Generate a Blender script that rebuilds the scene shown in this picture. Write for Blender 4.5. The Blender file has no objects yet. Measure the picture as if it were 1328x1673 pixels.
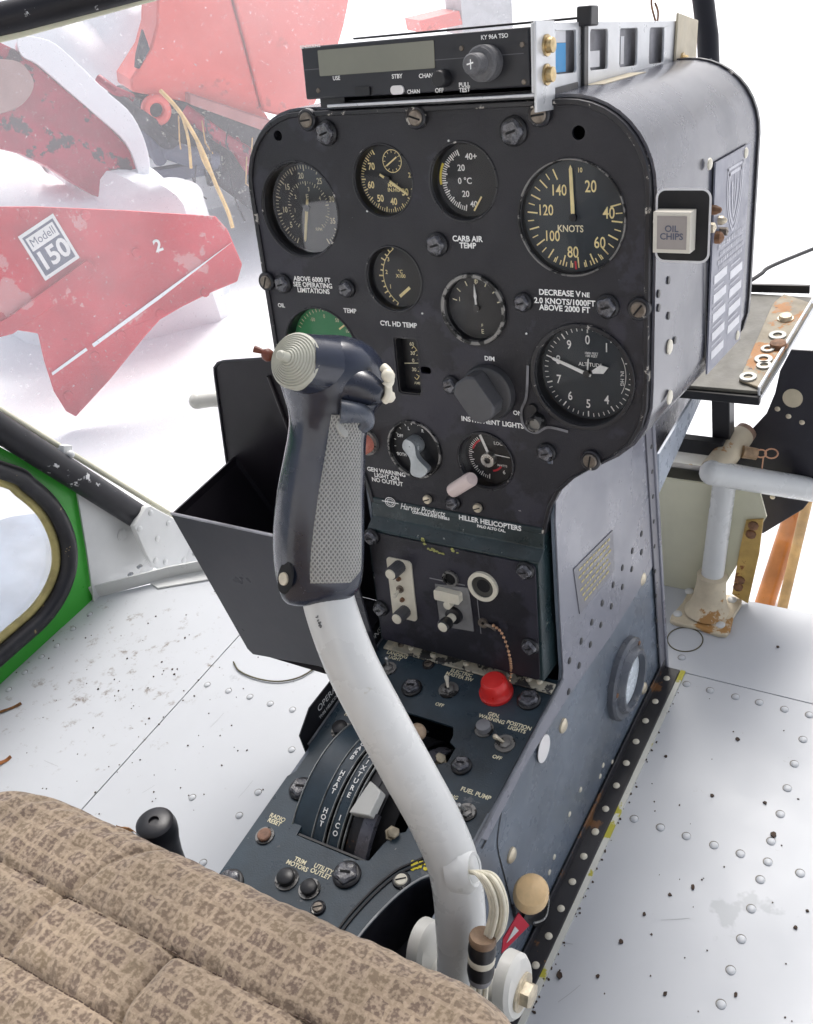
import bpy, math, random
from math import sin, cos, pi, radians as RD
from mathutils import Vector as V3, Matrix, geometry, Euler
random.seed(7)
S = bpy.context.scene
# ------------------------------------------------------------------ camera
F_PX, CX, CY = 1636.849, 664.0, 836.5
CAM = V3((.410016, -.592466, .903925)); ROT = Euler((.944136, .191155, .5256), 'XYZ')
cd = bpy.data.cameras.new('camera'); cam = bpy.data.objects.new('camera', cd); S.collection.objects.link(cam)
cam.location = CAM; cam.rotation_euler = ROT
cd.sensor_fit = 'HORIZONTAL'; cd.sensor_width = 36; cd.lens = F_PX / 1328 * 36; cd.clip_start = .02; cd.clip_end = 500
S.camera = cam
# ------------------------------------------------------------------ sky, sun, exposure
SUN_EL, SUN_AZ = RD(52), RD(-12)          # azimuth from +Y, clockwise positive; sun stands ahead and to the left
w = bpy.data.worlds.new('World'); S.world = w; w.use_nodes = True
nt = w.node_tree; bg = nt.nodes['Background']; sky = nt.nodes.new('ShaderNodeTexSky')
sky.sky_type = 'NISHITA'; sky.sun_disc = False; sky.sun_elevation = SUN_EL; sky.sun_rotation = SUN_AZ
sky.air_density = .6; sky.dust_density = 4.0; sky.ozone_density = .5
hs_ = nt.nodes.new('ShaderNodeHueSaturation'); hs_.inputs['Saturation'].default_value = .45; nt.links.new(sky.outputs[0], hs_.inputs['Color']); nt.links.new(hs_.outputs[0], bg.inputs[0]); bg.inputs[1].default_value = .15
sl = bpy.data.lights.new('sun', 'SUN'); so = bpy.data.objects.new('sun', sl); S.collection.objects.link(so)
sl.energy = 1.5; sl.angle = RD(26); sl.color = (1, .97, .93)
sd = V3((sin(SUN_AZ) * cos(SUN_EL), cos(SUN_AZ) * cos(SUN_EL), sin(SUN_EL)))
so.rotation_euler = sd.to_track_quat('Z', 'Y').to_euler(); so.location = (0, 0, 5)
S.view_settings.view_transform = 'Standard'; S.view_settings.look = 'None'; S.view_settings.exposure = .68; S.view_settings.gamma = 1
# ------------------------------------------------------------------ measuring helpers
RM = ROT.to_matrix()
def ray(x, y): return RM @ V3(((x - CX) / F_PX, -(y - CY) / F_PX, -1))
def D(x, y, d): return CAM + ray(x, y) * d                      # a point at a real distance d in front of the camera
class Fr:
    """a flat frame of reference: origin, u, v, normal"""
    def __init__(s, O, U, V): s.O = V3(O); s.U = V3(U).normalized(); s.V = V3(V).normalized(); s.N = s.U.cross(s.V).normalized()
    def p(s, u, v, n=0): return s.O + s.U * u + s.V * v + s.N * n
    def px(s, x, y, n=0):
        d = ray(x, y); t = ((s.O + s.N * n - CAM).dot(s.N)) / d.dot(s.N); r = CAM + d * t - s.O
        return (r.dot(s.U), r.dot(s.V))
    def at(s, x, y, n=0): u, v = s.px(x, y, n); return s.p(u, v, n)
    def sub(s, u, v, n=0): return Fr(s.p(u, v, n), s.U, s.V)
def axf(O, N):                                                   # frame whose normal is N
    N = V3(N).normalized(); a = V3((0, 0, 1)) if abs(N.z) < .9 else V3((1, 0, 0)); U = a.cross(N).normalized(); return Fr(O, U, N.cross(U))
TAU = .189194
PAN = Fr((0, 0, .385), (1, 0, 0), (0, sin(TAU), cos(TAU)))       # instrument panel face
SWF = Fr((0, 0, .2301), (1, 0, 0), (0, 1, .0605))                # switch panel
FLR = Fr((0, 0, 0), (1, 0, 0), (0, 1, 0))
WAL = Fr((.095, 0, 0), (0, 1, 0), (0, 0, 1))                     # right flank of the pedestal (normal +X)
HSD = Fr((.179, 0, .385), -PAN.N, PAN.V)                         # right flank of the hood
BOX = PAN.sub(0, 0, .014)
TR = .24
RAD = Fr((0, 0, 0), (1, 0, 0), (0, sin(TR), cos(TR)))
# ------------------------------------------------------------------ mesh builder
_tc = {}
class MB:
    def __init__(s): s.v = []; s.f = []; s.mi = []; s.m = 0; s.mats = []
    def use(s, mat):
        if mat not in s.mats: s.mats.append(mat)
        s.m = s.mats.index(mat); return s
    def add(s, vs, fs):
        b = len(s.v); s.v += [V3(q) for q in vs]; s.f += [tuple(b + i for i in f) for f in fs]; s.mi += [s.m] * len(fs); return s
    def box(s, fr, u0, u1, v0, v1, n0, n1):
        P = [fr.p(u, v, n) for n in (n0, n1) for u, v in ((u0, v0), (u1, v0), (u1, v1), (u0, v1))]
        return s.add(P, [(3, 2, 1, 0), (4, 5, 6, 7), (0, 1, 5, 4), (1, 2, 6, 5), (2, 3, 7, 6), (3, 0, 4, 7)])
    def prism(s, fr, loop, n0, n1, holes=(), caps=(1, 1)):
        loops = [loop] + list(holes); flat = [q for l in loops for q in l]
        tess = geometry.tessellate_polygon([[V3((u, v, 0)) for u, v in l] for l in loops])
        def ori(t, up):
            a, b, c = [V3((*flat[i], 0)) for i in t]; z = (b - a).cross(c - a).z
            return t if (z > 0) == up else t[::-1]
        n = len(flat); P = [fr.p(u, v, n0) for u, v in flat] + [fr.p(u, v, n1) for u, v in flat]; F = []
        if caps[1]: F += [tuple(n + i for i in ori(tuple(t), True)) for t in tess]
        if caps[0]: F += [ori(tuple(t), False) for t in tess]
        b = 0
        for k, l in enumerate(loops):
            m = len(l); ar = sum(l[i][0] * l[(i + 1) % m][1] - l[(i + 1) % m][0] * l[i][1] for i in range(m))
            ccw = (ar > 0) == (k == 0)
            for i in range(m):
                j = (i + 1) % m; q = (b + i, b + j, n + b + j, n + b + i); F.append(q if ccw else q[::-1])
            b += m
        return s.add(P, F)
    def lathe(s, fr, u, v, prof, seg=32, sx=1, sy=1, rot=0):
        P = []; F = []; k = len(prof)
        for i in range(seg):
            a = 2 * pi * i / seg; ca, sa = cos(a) * sx, sin(a) * sy
            x, y = ca * cos(rot) - sa * sin(rot), ca * sin(rot) + sa * cos(rot)
            for r, n in prof: P.append(fr.p(u + r * x, v + r * y, n))
        for i in range(seg):
            j = (i + 1) % seg
            for m in range(k - 1): F.append((i * k + m, j * k + m, j * k + m + 1, i * k + m + 1))
        if prof[-1][0] > 1e-5 : F.append(tuple(i * k + k - 1 for i in range(seg)))
        return s.add(P, F)
    def ring(s, fr, u, v, r0, r1, n0, n1, seg=40):
        return s.lathe(fr, u, v, [(r1, n0), (r1, n1), (r1 - .0006, n1 + .0006), (r0 + .0006, n1 + .0006), (r0, n1), (r0, n0)], seg) if 0 else s._ring(fr, u, v, r0, r1, n0, n1, seg)
    def _ring(s, fr, u, v, r0, r1, n0, n1, seg):
        pr = [(r1, n0), (r1, n1), (r0, n1), (r0, n0)]; P = []; F = []
        for i in range(seg):
            a = 2 * pi * i / seg
            for r, n in pr: P.append(fr.p(u + r * cos(a), v + r * sin(a), n))
        for i in range(seg):
            j = (i + 1) % seg
            for m in range(3): F.append((i * 4 + m, j * 4 + m, j * 4 + m + 1, i * 4 + m + 1))
        return s.add(P, F)
    def tube(s, pts, r, seg=12, caps=True, closed=False):
        pts = [V3(p) for p in pts]; n = len(pts); rs = r if isinstance(r, (list, tuple)) else [r] * n
        P = []; F = []; X = None
        for i in range(n):
            t = (pts[(i + 1) % n] - pts[i - 1]) if closed else (pts[min(i + 1, n - 1)] - pts[max(i - 1, 0)])
            t.normalize()
            if X is None: X = t.orthogonal().normalized()
            X = (X - t * X.dot(t)).normalized(); Y = t.cross(X)
            for k in range(seg):
                a = 2 * pi * k / seg; P.append(pts[i] + (X * cos(a) + Y * sin(a)) * rs[i])
        for i in range(n if closed else n - 1):
            for k in range(seg):
                a, b = i * seg + k, i * seg + (k + 1) % seg; c = ((i + 1) % n) * seg
                F.append((a, b, c + (k + 1) % seg, c + k))
        if caps and not closed: F += [tuple(range(seg))[::-1], tuple((n - 1) * seg + k for k in range(seg))]
        return s.add(P, F)
    def ball(s, c, r, seg=12, sq=1, ax=(0, 0, 1)):
        fr = axf(c, ax); k = max(4, seg // 2)
        return s.lathe(fr, 0, 0, [(max(r * sin(pi * i / k), 1e-6), -r * cos(pi * i / k) * sq) for i in range(k + 1)], seg)
    def line(s, fr, a, b, wd, n):
        a, b = V3((*a, 0)), V3((*b, 0)); t = (b - a).normalized(); q = V3((-t.y, t.x, 0)) * wd / 2
        return s.add([fr.p(p.x, p.y, n) for p in (a - q, b - q, b + q, a + q)], [(0, 1, 2, 3)])
    def path(s, fr, pts, wd, n, closed=False):
        L = len(pts); P = []
        for i in range(L):
            a = V3((*pts[i - 1 if (i or closed) else 0], 0)); c = V3((*pts[(i + 1) % L if (i < L - 1 or closed) else L - 1], 0)); t = (c - a).normalized()
            q = V3((-t.y, t.x, 0)) * wd / 2; b = V3((*pts[i], 0)); P += [fr.p((b - q).x, (b - q).y, n), fr.p((b + q).x, (b + q).y, n)]
        return s.add(P, [(2 * i, (2 * i + 2) % (2 * L), (2 * i + 3) % (2 * L), 2 * i + 1) for i in range(L if closed else L - 1)])
    def text(s, fr, st, u, v, size, n, rot=0, bold=.012, sx=1., al='CENTER', shear=0):
        k = (st, bold, al, shear)
        if k not in _tc:
            c = bpy.data.curves.new('lettering', 'FONT'); c.body = st; c.size = 1; c.align_x = al; c.align_y = 'CENTER'; c.offset = bold; c.shear = shear; c.resolution_u = 3; c.space_line = .85
            o = bpy.data.objects.new('lettering', c); S.collection.objects.link(o); dg = bpy.context.evaluated_depsgraph_get(); dg.update()
            me = bpy.data.meshes.new_from_object(o.evaluated_get(dg))
            _tc[k] = ([tuple(q.co) for q in me.vertices], [tuple(p.vertices) for p in me.polygons])
            bpy.data.objects.remove(o); bpy.data.curves.remove(c); bpy.data.meshes.remove(me)
        vs, fs = _tc[k]; cr, sr = cos(rot), sin(rot); out = []
        for x, y, z in vs:
            x *= size * sx; y *= size; out.append(fr.p(u + x * cr - y * sr, v + x * sr + y * cr, n))
        return s.add(out, fs)
    def build(s, name, parent=None, mat=None, bevel=0, org=None, smooth=True, label=None, recalc=False):
        me = bpy.data.meshes.new(name); o0 = V3(org) if org is not None else (V3(parent['_o']) if parent is not None else V3((0, 0, 0)))
        me.from_pydata([q - o0 for q in s.v], [], s.f)
        if mat is not None: me.materials.append(mat)
        else:
            for m in s.mats: me.materials.append(m)
            me.polygons.foreach_set('material_index', s.mi)
        if smooth:
            me.polygons.foreach_set('use_smooth', [True] * len(me.polygons)); me.set_sharp_from_angle(angle=RD(38))
        me.update(); o = bpy.data.objects.new(name, me); S.collection.objects.link(o); o['_o'] = tuple(o0)
        if parent is not None: o.parent = parent
        else: o.location = o0
        if bevel:
            b = o.modifiers.new('bevel', 'BEVEL'); b.width = bevel; b.segments = 2; b.limit_method = 'ANGLE'; b.angle_limit = RD(40)
            b.harden_normals = False
        if label: o['label'] = label
        return o
def tag(o, label, cat, group=None):
    o['label'] = label; o['category'] = cat
    if group: o['group'] = group
    return o
def thing(name, loc, label, cat, group=None):
    o = bpy.data.objects.new(name, None); S.collection.objects.link(o); o.location = loc; o['_o'] = tuple(loc); o.empty_display_size = .05
    return tag(o, label, cat, group)
def struct(o): o['kind'] = 'structure'; return o
def rrect(u0, u1, v0, v1, r, k=6):
    L = []
    for cx, cy, a0 in ((u1 - r, v1 - r, 0), (u0 + r, v1 - r, 90), (u0 + r, v0 + r, 180), (u1 - r, v0 + r, 270)):
        L += [(cx + r * cos(RD(a0 + 90 * i / k)), cy + r * sin(RD(a0 + 90 * i / k))) for i in range(k + 1)]
    return L
def circ(u, v, r, k=40): return [(u + r * cos(2 * pi * i / k), v + r * sin(2 * pi * i / k)) for i in range(k)]
def spline(pts, k=6, closed=False):
    P = [V3(p) if len(p) == 3 else V3((*p, 0)) for p in pts]; n = len(P); out = []
    for i in range(n if closed else n - 1):
        a, b, c, d = P[i - 1 if (i or closed) else 0], P[i], P[(i + 1) % n], P[(i + 2) % n if closed else min(i + 2, n - 1)]
        for j in range(k):
            t = j / k; out.append(.5 * ((2 * b) + (c - a) * t + (2 * a - 5 * b + 4 * c - d) * t * t + (3 * b - a - 3 * c + d) * t ** 3))
    if not closed: out.append(P[-1])
    return out if len(pts[0]) == 3 else [(p.x, p.y) for p in out]
def smooth_poly(pts, k=5): return spline(pts, k, True)
# ------------------------------------------------------------------ materials
def M(name, col, rough=.5, metal=0, var=.12, vs=12, bump=0, bs=300, specks=(), rvar=.1, spec=.5, alpha=None):
    """colour with soft mottling; specks = (colour, scale, threshold) layers of chips, rust or dirt"""
    m = bpy.data.materials.new(name); m.use_nodes = True; t = m.node_tree; N = t.nodes; L = t.links; b = N['Principled BSDF']
    co = N.new('ShaderNodeTexCoord').outputs['Object']
    def noise(sc, det=5, ro=.6):
        n = N.new('ShaderNodeTexNoise'); n.inputs['Scale'].default_value = sc; n.inputs['Detail'].default_value = det; n.inputs['Roughness'].default_value = ro; L.new(co, n.inputs['Vector']); return n.outputs['Fac']
    def ramp(fac, a, c):
        r = N.new('ShaderNodeMapRange'); r.inputs[1].default_value = a; r.inputs[2].default_value = c; L.new(fac, r.inputs[0]); return r.outputs[0]
    def mix(fac, A, B):
        x = N.new('ShaderNodeMix'); x.data_type = 'RGBA'
        if fac is not None: L.new(fac, x.inputs[0])
        for s_, q in ((6, A), (7, B)):
            if isinstance(q, tuple): x.inputs[s_].default_value = (*q[:3], 1)
            else: L.new(q, x.inputs[s_])
        return x.outputs[2]
    lo = tuple(c * (1 - var) for c in col); hi = tuple(min(1, c * (1 + var)) for c in col)
    c = mix(ramp(noise(vs), .35, .65), lo, hi)
    for sc_col, sc, th in specks:
        c = mix(ramp(noise(sc, 6, .65), th, th + .025), c, sc_col)
    L.new(c, b.inputs['Base Color']); b.inputs['Metallic'].default_value = metal; b.inputs['Specular IOR Level'].default_value = spec
    if rvar:
        r = N.new('ShaderNodeMapRange'); r.inputs[1].default_value = .3; r.inputs[2].default_value = .7; r.inputs[3].default_value = max(.03, rough - rvar); r.inputs[4].default_value = min(1, rough + rvar)
        L.new(noise(vs * 3), r.inputs[0]); L.new(r.outputs[0], b.inputs['Roughness'])
    else: b.inputs['Roughness'].default_value = rough
    if bump:
        bp = N.new('ShaderNodeBump'); bp.inputs['Strength'].default_value = bump; bp.inputs['Distance'].default_value = .001; L.new(noise(bs), bp.inputs['Height']); L.new(bp.outputs[0], b.inputs['Normal'])
    return m
GREYCHIP = (.35, .34, .33); RUST = (.22, .09, .03)
m_panel = M('black crinkle paint', (.0135, .0135, .019), .42, bump=.35, bs=900, specks=(((.027, .026, .038), 7, .52), (GREYCHIP, 140, .72)), var=.25)
m_rim = M('worn black edge', (.018, .018, .022), .35, specks=(((.5, .47, .42), 90, .62),), bump=.2)
m_hood = M('grey black gloss paint', (.072, .075, .095), .25, var=.08, vs=4, bump=.4, bs=9, specks=(((.02, .02, .025), 160, .74),), spec=.8)
m_side = M('lavender grey enamel', (.195, .20, .235), .30, var=.08, vs=6, bump=.5, bs=9, specks=(((.08, .08, .1), 120, .74),))
m_side2 = M('blue grey enamel', (.125, .15, .185), .28, var=.25, vs=7, bump=.5, bs=10, specks=(((.09, .10, .12), 9, .68), ((.03, .03, .035), 180, .745)))
m_strip = M('dark corner strip', (.020, .020, .024), .4, var=.3, specks=(((.17, .08, .03), 16, .62), ((.3, .28, .25), 150, .7)))
m_switch = M('blue black panel paint', (.026, .043, .058), .34, var=.35, vs=16, bump=.2, bs=700, specks=(((.3, .3, .3), 150, .70), ((.10, .11, .12), 26, .64)))
m_teal = M('worn teal black paint', (.018, .034, .038), .33, var=.3, vs=25, specks=(((.4, .42, .38), 110, .67),), bump=.3, bs=300)
m_black = M('black plastic', (.012, .012, .014), .4, var=.2)
m_blackmat = M('matt black', (.008, .008, .009), .7, var=.2)
m_case = M('map case black enamel', (.032, .032, .042), .33, var=.2, vs=5, bump=.8, bs=8, specks=(((.10, .10, .11), 120, .73),))
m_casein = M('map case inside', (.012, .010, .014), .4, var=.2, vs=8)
m_white = M('white tube enamel', (.60, .61, .60), .3, var=.06, vs=9, specks=(((.25, .25, .25), 55, .715), ((.48, .47, .42), 13, .63)), bump=.05, bs=30)
m_wtube = M('dirty white tube', (.70, .69, .64), .4, var=.06, vs=14, specks=(((.45, .27, .1), 22, .68), ((.2, .15, .1), 120, .74)))
m_cast = M('stained cast flange', (.60, .52, .38), .55, var=.15, vs=22, specks=(((.42, .22, .07), 16, .57), ((.12, .08, .05), 90, .70)), bump=.4, bs=120)
m_cream = M('cream bulkhead paint', (.58, .57, .43), .5, var=.06, vs=10, specks=(((.25, .2, .12), 60, .72), ((.5, .42, .2), 9, .62)))
m_yell = M('yellow rusty bracket', (.50, .33, .10), .6, var=.2, vs=30, specks=(((.25, .09, .03), 25, .60),))
m_green = M('green door paint', (.045, .40, .035), .35, var=.06, vs=10, specks=(((.03, .2, .03), 60, .72),))
m_seal = M('black rubber seal', (.014, .014, .018), .42, var=.25, vs=30, specks=(((.30, .22, .10), 60, .66),), bump=.4, bs=120)
m_btube = M('chipped black tube', (.012, .012, .016), .45, var=.2, spec=.35, specks=(((.6, .6, .6), 42, .63),))
m_olive = M('olive seal edge', (.42, .36, .14), .6, var=.2, vs=40)
m_gusset = M('grey white gusset', (.62, .63, .62), .4, var=.05, specks=(((.25, .22, .18), 80, .73),))
m_steel = M('worn steel', (.55, .55, .53), .3, metal=.9, var=.15, vs=60, bump=.2)
m_brass = M('brass bolt', (.50, .38, .20), .35, metal=.85, var=.25, vs=150)
m_rust = M('rusty steel', (.20, .10, .05), .7, var=.4, vs=120, bump=.5, bs=300)
m_cad = M('cad plated stud', (.62, .55, .42), .4, metal=.5, var=.2, vs=150)
m_postl = M('grimy clear cap', (.075, .075, .085), .2, var=.6, vs=260, bump=.6, bs=300, spec=.9)
m_bezel = M('bezel black', (.020, .020, .023), .3, specks=(((.55, .52, .48), 110, .64),), var=.2)
m_bezel2 = M('bare bezel metal', (.22, .215, .205), .35, metal=.5, specks=(((.02, .02, .02), 70, .50),))
m_dial = M('dial black', (.007, .008, .011), .5, var=.1)
m_dialb = M('dial slate', (.024, .033, .043), .45, var=.1)
m_dialg = M('dial green', (.02, .23, .075), .5, var=.05)
m_lum = M('aged luminous paint', (.92, .78, .40), .6, var=.1, vs=100)
m_ink = M('white ink', (.90, .90, .87), .6, var=.1, vs=200)
m_inkc = M('cream ink', (.82, .76, .54), .6, var=.12, vs=200)
m_gold = M('gold ink', (.50, .42, .16), .6, var=.12, vs=200)
m_grey = M('mid grey', (.22, .22, .23), .5, var=.1)
m_red = M('red rubber cap', (.72, .028, .025), .35, var=.08, vs=60)
m_redtag = M('red tag', (.62, .02, .05), .5, var=.1)
m_redmark = M('red marking', (.6, .03, .05), .5)
m_knobc = M('cream plastic knob', (.80, .56, .29), .4, var=.12, vs=60, specks=(((.45, .26, .10), 70, .66),), bump=.3)
m_ivory = M('ivory plastic', (.70, .66, .54), .4, var=.08, vs=60, specks=(((.3, .22, .12), 70, .68),))
m_oil = M('ivory lamp cap', (.66, .63, .55), .35, var=.04)
m_pinkw = M('pinkish plastic', (.75, .62, .58), .35, var=.05)
m_pink = M('salmon lamp lens', (.62, .22, .16), .25, var=.1, vs=80)
m_boot = M('greyish rubber boot', (.40, .40, .34), .5, var=.06, vs=60)
m_grip = M('moulded grip plastic', (.018, .023, .040), .22, var=.3, vs=14, bump=.15, bs=90, spec=.7)
m_lcd = M('grey lcd', (.22, .22, .17), .15, var=.06, spec=.6)
m_radio = M('radio black', (.020, .021, .026), .4, var=.15, vs=30)
m_alu = M('aluminium tray', (.62, .63, .64), .35, metal=.35, var=.06, vs=30, specks=(((.3, .3, .3), 90, .72),))
m_tan = M('tan painted bracket', (.50, .44, .32), .5, var=.1, vs=40)
m_blue = M('blue label', (.04, .30, .62), .5, var=.03)
m_plate = M('data plate', (.175, .18, .225), .35, var=.05, vs=20)
m_plink = M('data plate silver', (.50, .50, .54), .5, var=.05)
m_plblock = M('data plate block', (.66, .66, .68), .5)
m_chainm = M('copper bead', (.55, .33, .20), .35, metal=.8, var=.2, vs=300)
m_shelf = M('grimy shelf steel', (.125, .12, .10), .55, var=.25, vs=18, specks=(((.26, .16, .07), 14, .62), ((.4, .38, .3), 160, .70)), bump=.3)
m_shelfr = M('rust streaked strip', (.27, .23, .16), .6, var=.3, vs=25, specks=(((.36, .16, .045), 18, .53), ((.08, .06, .05), 60, .64)), bump=.5, bs=120)
m_bplate = M('black side plate', (.018, .017, .024), .4, var=.2, vs=30, specks=(((.5, .45, .4), 60, .73),))
m_strut = M('light blue grey strut', (.36, .40, .46), .3, var=.1, vs=20)
m_strutd = M('dull metal back', (.12, .12, .14), .3, metal=.4, var=.5, vs=30)
m_orange = M('varnished handle', (.55, .20, .045), .35, var=.3, vs=9)
m_bamboo = M('dry cane', (.50, .30, .11), .55, var=.25, vs=20)
m_straw = M('dry straw', (.62, .42, .17), .7, var=.2, vs=20)
m_plow = M('faded red paint', (.52, .030, .045), .5, var=.25, vs=3, bump=.5, bs=30, specks=(((.60, .22, .22), 5, .60), ((.75, .70, .70), 30, .72), ((.10, .05, .05), 26, .68)))
m_plow2 = M('orange red body', (.72, .12, .10), .5, var=.15, vs=1.5, bump=.3, bs=20, specks=(((.55, .10, .08), 4, .6), ((.5, .35, .32), 14, .68)))
m_arm = M('crimson arm paint', (.34, .014, .045), .45, var=.35, vs=4, bump=.4, bs=30, specks=(((.06, .03, .04), 7, .55), ((.6, .5, .5), 40, .70)))
m_dirt = M('dark undercarriage', (.035, .035, .045), .8, var=.6, vs=12, specks=(((.35, .35, .3), 20, .62),))
m_snow = M('snow', (.86, .875, .90), .7, var=.02, vs=3, bump=.6, bs=14)
m_lever = M('black lever grip', (.012, .012, .015), .38, var=.2, bump=.1)
m_wire = M('cable white', (.66, .62, .50), .45, var=.12, vs=90)
m_brown = M('brown toggle', (.12, .03, .015), .4)
m_leaf = M('dead leaf', (.22, .10, .03), .7, var=.4, vs=200)
m_twig = M('dark twig', (.05, .03, .02), .8, var=.4, vs=200)
m_cord = M('olive cord', (.10, .09, .05), .7)
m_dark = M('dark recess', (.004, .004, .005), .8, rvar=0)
m_sticker = M('white sticker', (.78, .76, .74), .5, var=.05)
m_stick2 = M('grey sticker ink', (.10, .11, .16), .5)

def floor_mat():
    m = M('white floor paint', (.485, .505, .53), .5, var=.035, vs=3, bump=.05, bs=12, specks=(((.34, .31, .27), 26, .735), ((.05, .045, .04), 62, .775), ((.40, .42, .44), 5.5, .66)))
    t = m.node_tree; N = t.nodes; L = t.links; b = N['Principled BSDF']; src = b.inputs['Base Color'].links[0].from_socket
    # brown grime gathered towards the front left of the floor, as in the photograph
    co = N.new('ShaderNodeTexCoord').outputs['Object']; dv = N.new('ShaderNodeVectorMath'); dv.operation = 'DISTANCE'; L.new(co, dv.inputs[0]); dv.inputs[1].default_value = (-.60, -.02, 0)
    r = N.new('ShaderNodeMapRange'); r.inputs[1].default_value = .30; r.inputs[2].default_value = .04; L.new(dv.outputs['Value'], r.inputs[0])
    n = N.new('ShaderNodeTexNoise'); n.inputs['Scale'].default_value = 45; n.inputs['Detail'].default_value = 8; n.inputs['Roughness'].default_value = .75; L.new(co, n.inputs[0])
    a = N.new('ShaderNodeMath'); a.operation = 'MULTIPLY_ADD'; a.inputs[1].default_value = .125; L.new(r.outputs[0], a.inputs[0]); L.new(n.outputs['Fac'], a.inputs[2])
    q = N.new('ShaderNodeMapRange'); q.inputs[1].default_value = .66; q.inputs[2].default_value = .80; L.new(a.outputs[0], q.inputs[0])
    x = N.new('ShaderNodeMix'); x.data_type = 'RGBA'; L.new(q.outputs[0], x.inputs[0]); L.new(src, x.inputs[6]); x.inputs[7].default_value = (.16, .12, .09, 1); L.new(x.outputs[2], b.inputs['Base Color'])
    return m
m_floor = floor_mat()

def fabric_mat():
    m = bpy.data.materials.new('plaid seat fabric'); m.use_nodes = True; t = m.node_tree; N = t.nodes; L = t.links; b = N['Principled BSDF']
    co = N.new('ShaderNodeTexCoord').outputs['Object']
    mp = N.new('ShaderNodeMapping'); mp.inputs['Rotation'].default_value = (0, 0, .05); L.new(co, mp.inputs[0])
    wn = N.new('ShaderNodeTexNoise'); wn.inputs['Scale'].default_value = 130; wn.inputs['Detail'].default_value = 3; L.new(mp.outputs[0], wn.inputs[0])
    ws = N.new('ShaderNodeVectorMath'); ws.operation = 'MULTIPLY_ADD'; L.new(wn.outputs['Color'], ws.inputs[0]); ws.inputs[1].default_value = (.0055, .0055, .0055); L.new(mp.outputs[0], ws.inputs[2])
    def chk(sc):
        k = N.new('ShaderNodeTexBrick'); k.inputs['Scale'].default_value = sc; k.offset = .5; k.inputs['Mortar Size'].default_value = .055; k.inputs['Mortar Smooth'].default_value = .3; k.inputs['Brick Width'].default_value = .5; k.inputs['Row Height'].default_value = .42
        k.inputs['Color1'].default_value = (.125, .088, .066, 1); k.inputs['Color2'].default_value = (.185, .138, .088, 1); k.inputs['Mortar'].default_value = (.255, .195, .138, 1); k.inputs['Bias'].default_value = -.2; L.new(ws.outputs[0], k.inputs[0]); return k.outputs['Color']
    c = chk(33)
    nz = N.new('ShaderNodeTexNoise'); nz.inputs['Scale'].default_value = 330; nz.inputs['Detail'].default_value = 4; L.new(co, nz.inputs[0])
    r = N.new('ShaderNodeMapRange'); r.inputs[1].default_value = .44; r.inputs[2].default_value = .60; L.new(nz.outputs['Fac'], r.inputs[0])
    x = N.new('ShaderNodeMix'); x.data_type = 'RGBA'; x.blend_type = 'MIX'; L.new(r.outputs[0], x.inputs[0]); L.new(c, x.inputs[6]); x.inputs[7].default_value = (.37, .29, .21, 1)
    lim = N.new('ShaderNodeMath'); lim.operation = 'MULTIPLY'; lim.inputs[1].default_value = .62; L.new(r.outputs[0], lim.inputs[0]); L.new(lim.outputs[0], x.inputs[0])
    n2 = N.new('ShaderNodeTexNoise'); n2.inputs['Scale'].default_value = 14; L.new(co, n2.inputs[0])
    x2 = N.new('ShaderNodeMix'); x2.data_type = 'RGBA'; x2.blend_type = 'MULTIPLY'; x2.inputs[0].default_value = 1; L.new(x.outputs[2], x2.inputs[6])
    r2 = N.new('ShaderNodeMapRange'); r2.inputs[1].default_value = .3; r2.inputs[2].default_value = .7; r2.inputs[3].default_value = .78; r2.inputs[4].default_value = 1.1; L.new(n2.outputs['Fac'], r2.inputs[0]); L.new(r2.outputs[0], x2.inputs[7])
    L.new(x2.outputs[2], b.inputs['Base Color']); b.inputs['Roughness'].default_value = .9; b.inputs['Sheen Weight'].default_value = .15
    bp = N.new('ShaderNodeBump'); bp.inputs['Strength'].default_value = .6; bp.inputs['Distance'].default_value = .0012; L.new(nz.outputs['Fac'], bp.inputs['Height']); L.new(bp.outputs[0], b.inputs['Normal'])
    return m
m_fabric = fabric_mat()

def knurl_mat():
    m = M('knurled grey pad', (.36, .36, .34), .5, var=.05, vs=40); t = m.node_tree; N = t.nodes; L = t.links; b = N['Principled BSDF']
    uv = N.new('ShaderNodeUVMap').outputs[0]; hs = []
    for a in (.62, -.62):
        mp = N.new('ShaderNodeMapping'); mp.inputs['Rotation'].default_value = (0, 0, a); L.new(uv, mp.inputs[0])
        w_ = N.new('ShaderNodeTexWave'); w_.wave_type = 'BANDS'; w_.bands_direction = 'X'; w_.inputs['Scale'].default_value = 300 / 3.0 * 1.6; L.new(mp.outputs[0], w_.inputs[0]); hs.append(w_.outputs['Fac'])
    mx = N.new('ShaderNodeMath'); mx.operation = 'MAXIMUM'; L.new(hs[0], mx.inputs[0]); L.new(hs[1], mx.inputs[1])
    bp = N.new('ShaderNodeBump'); bp.inputs['Strength'].default_value = .9; bp.inputs['Distance'].default_value = .0008; L.new(mx.outputs[0], bp.inputs['Height']); L.new(bp.outputs[0], b.inputs['Normal'])
    src = b.inputs['Base Color'].links[0].from_socket; x = N.new('ShaderNodeMix'); x.data_type = 'RGBA'; L.new(mx.outputs[0], x.inputs[0]); x.inputs[6].default_value = (.10, .10, .10, 1); L.new(src, x.inputs[7]); L.new(x.outputs[2], b.inputs['Base Color'])
    return m
m_knurl = knurl_mat()

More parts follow.
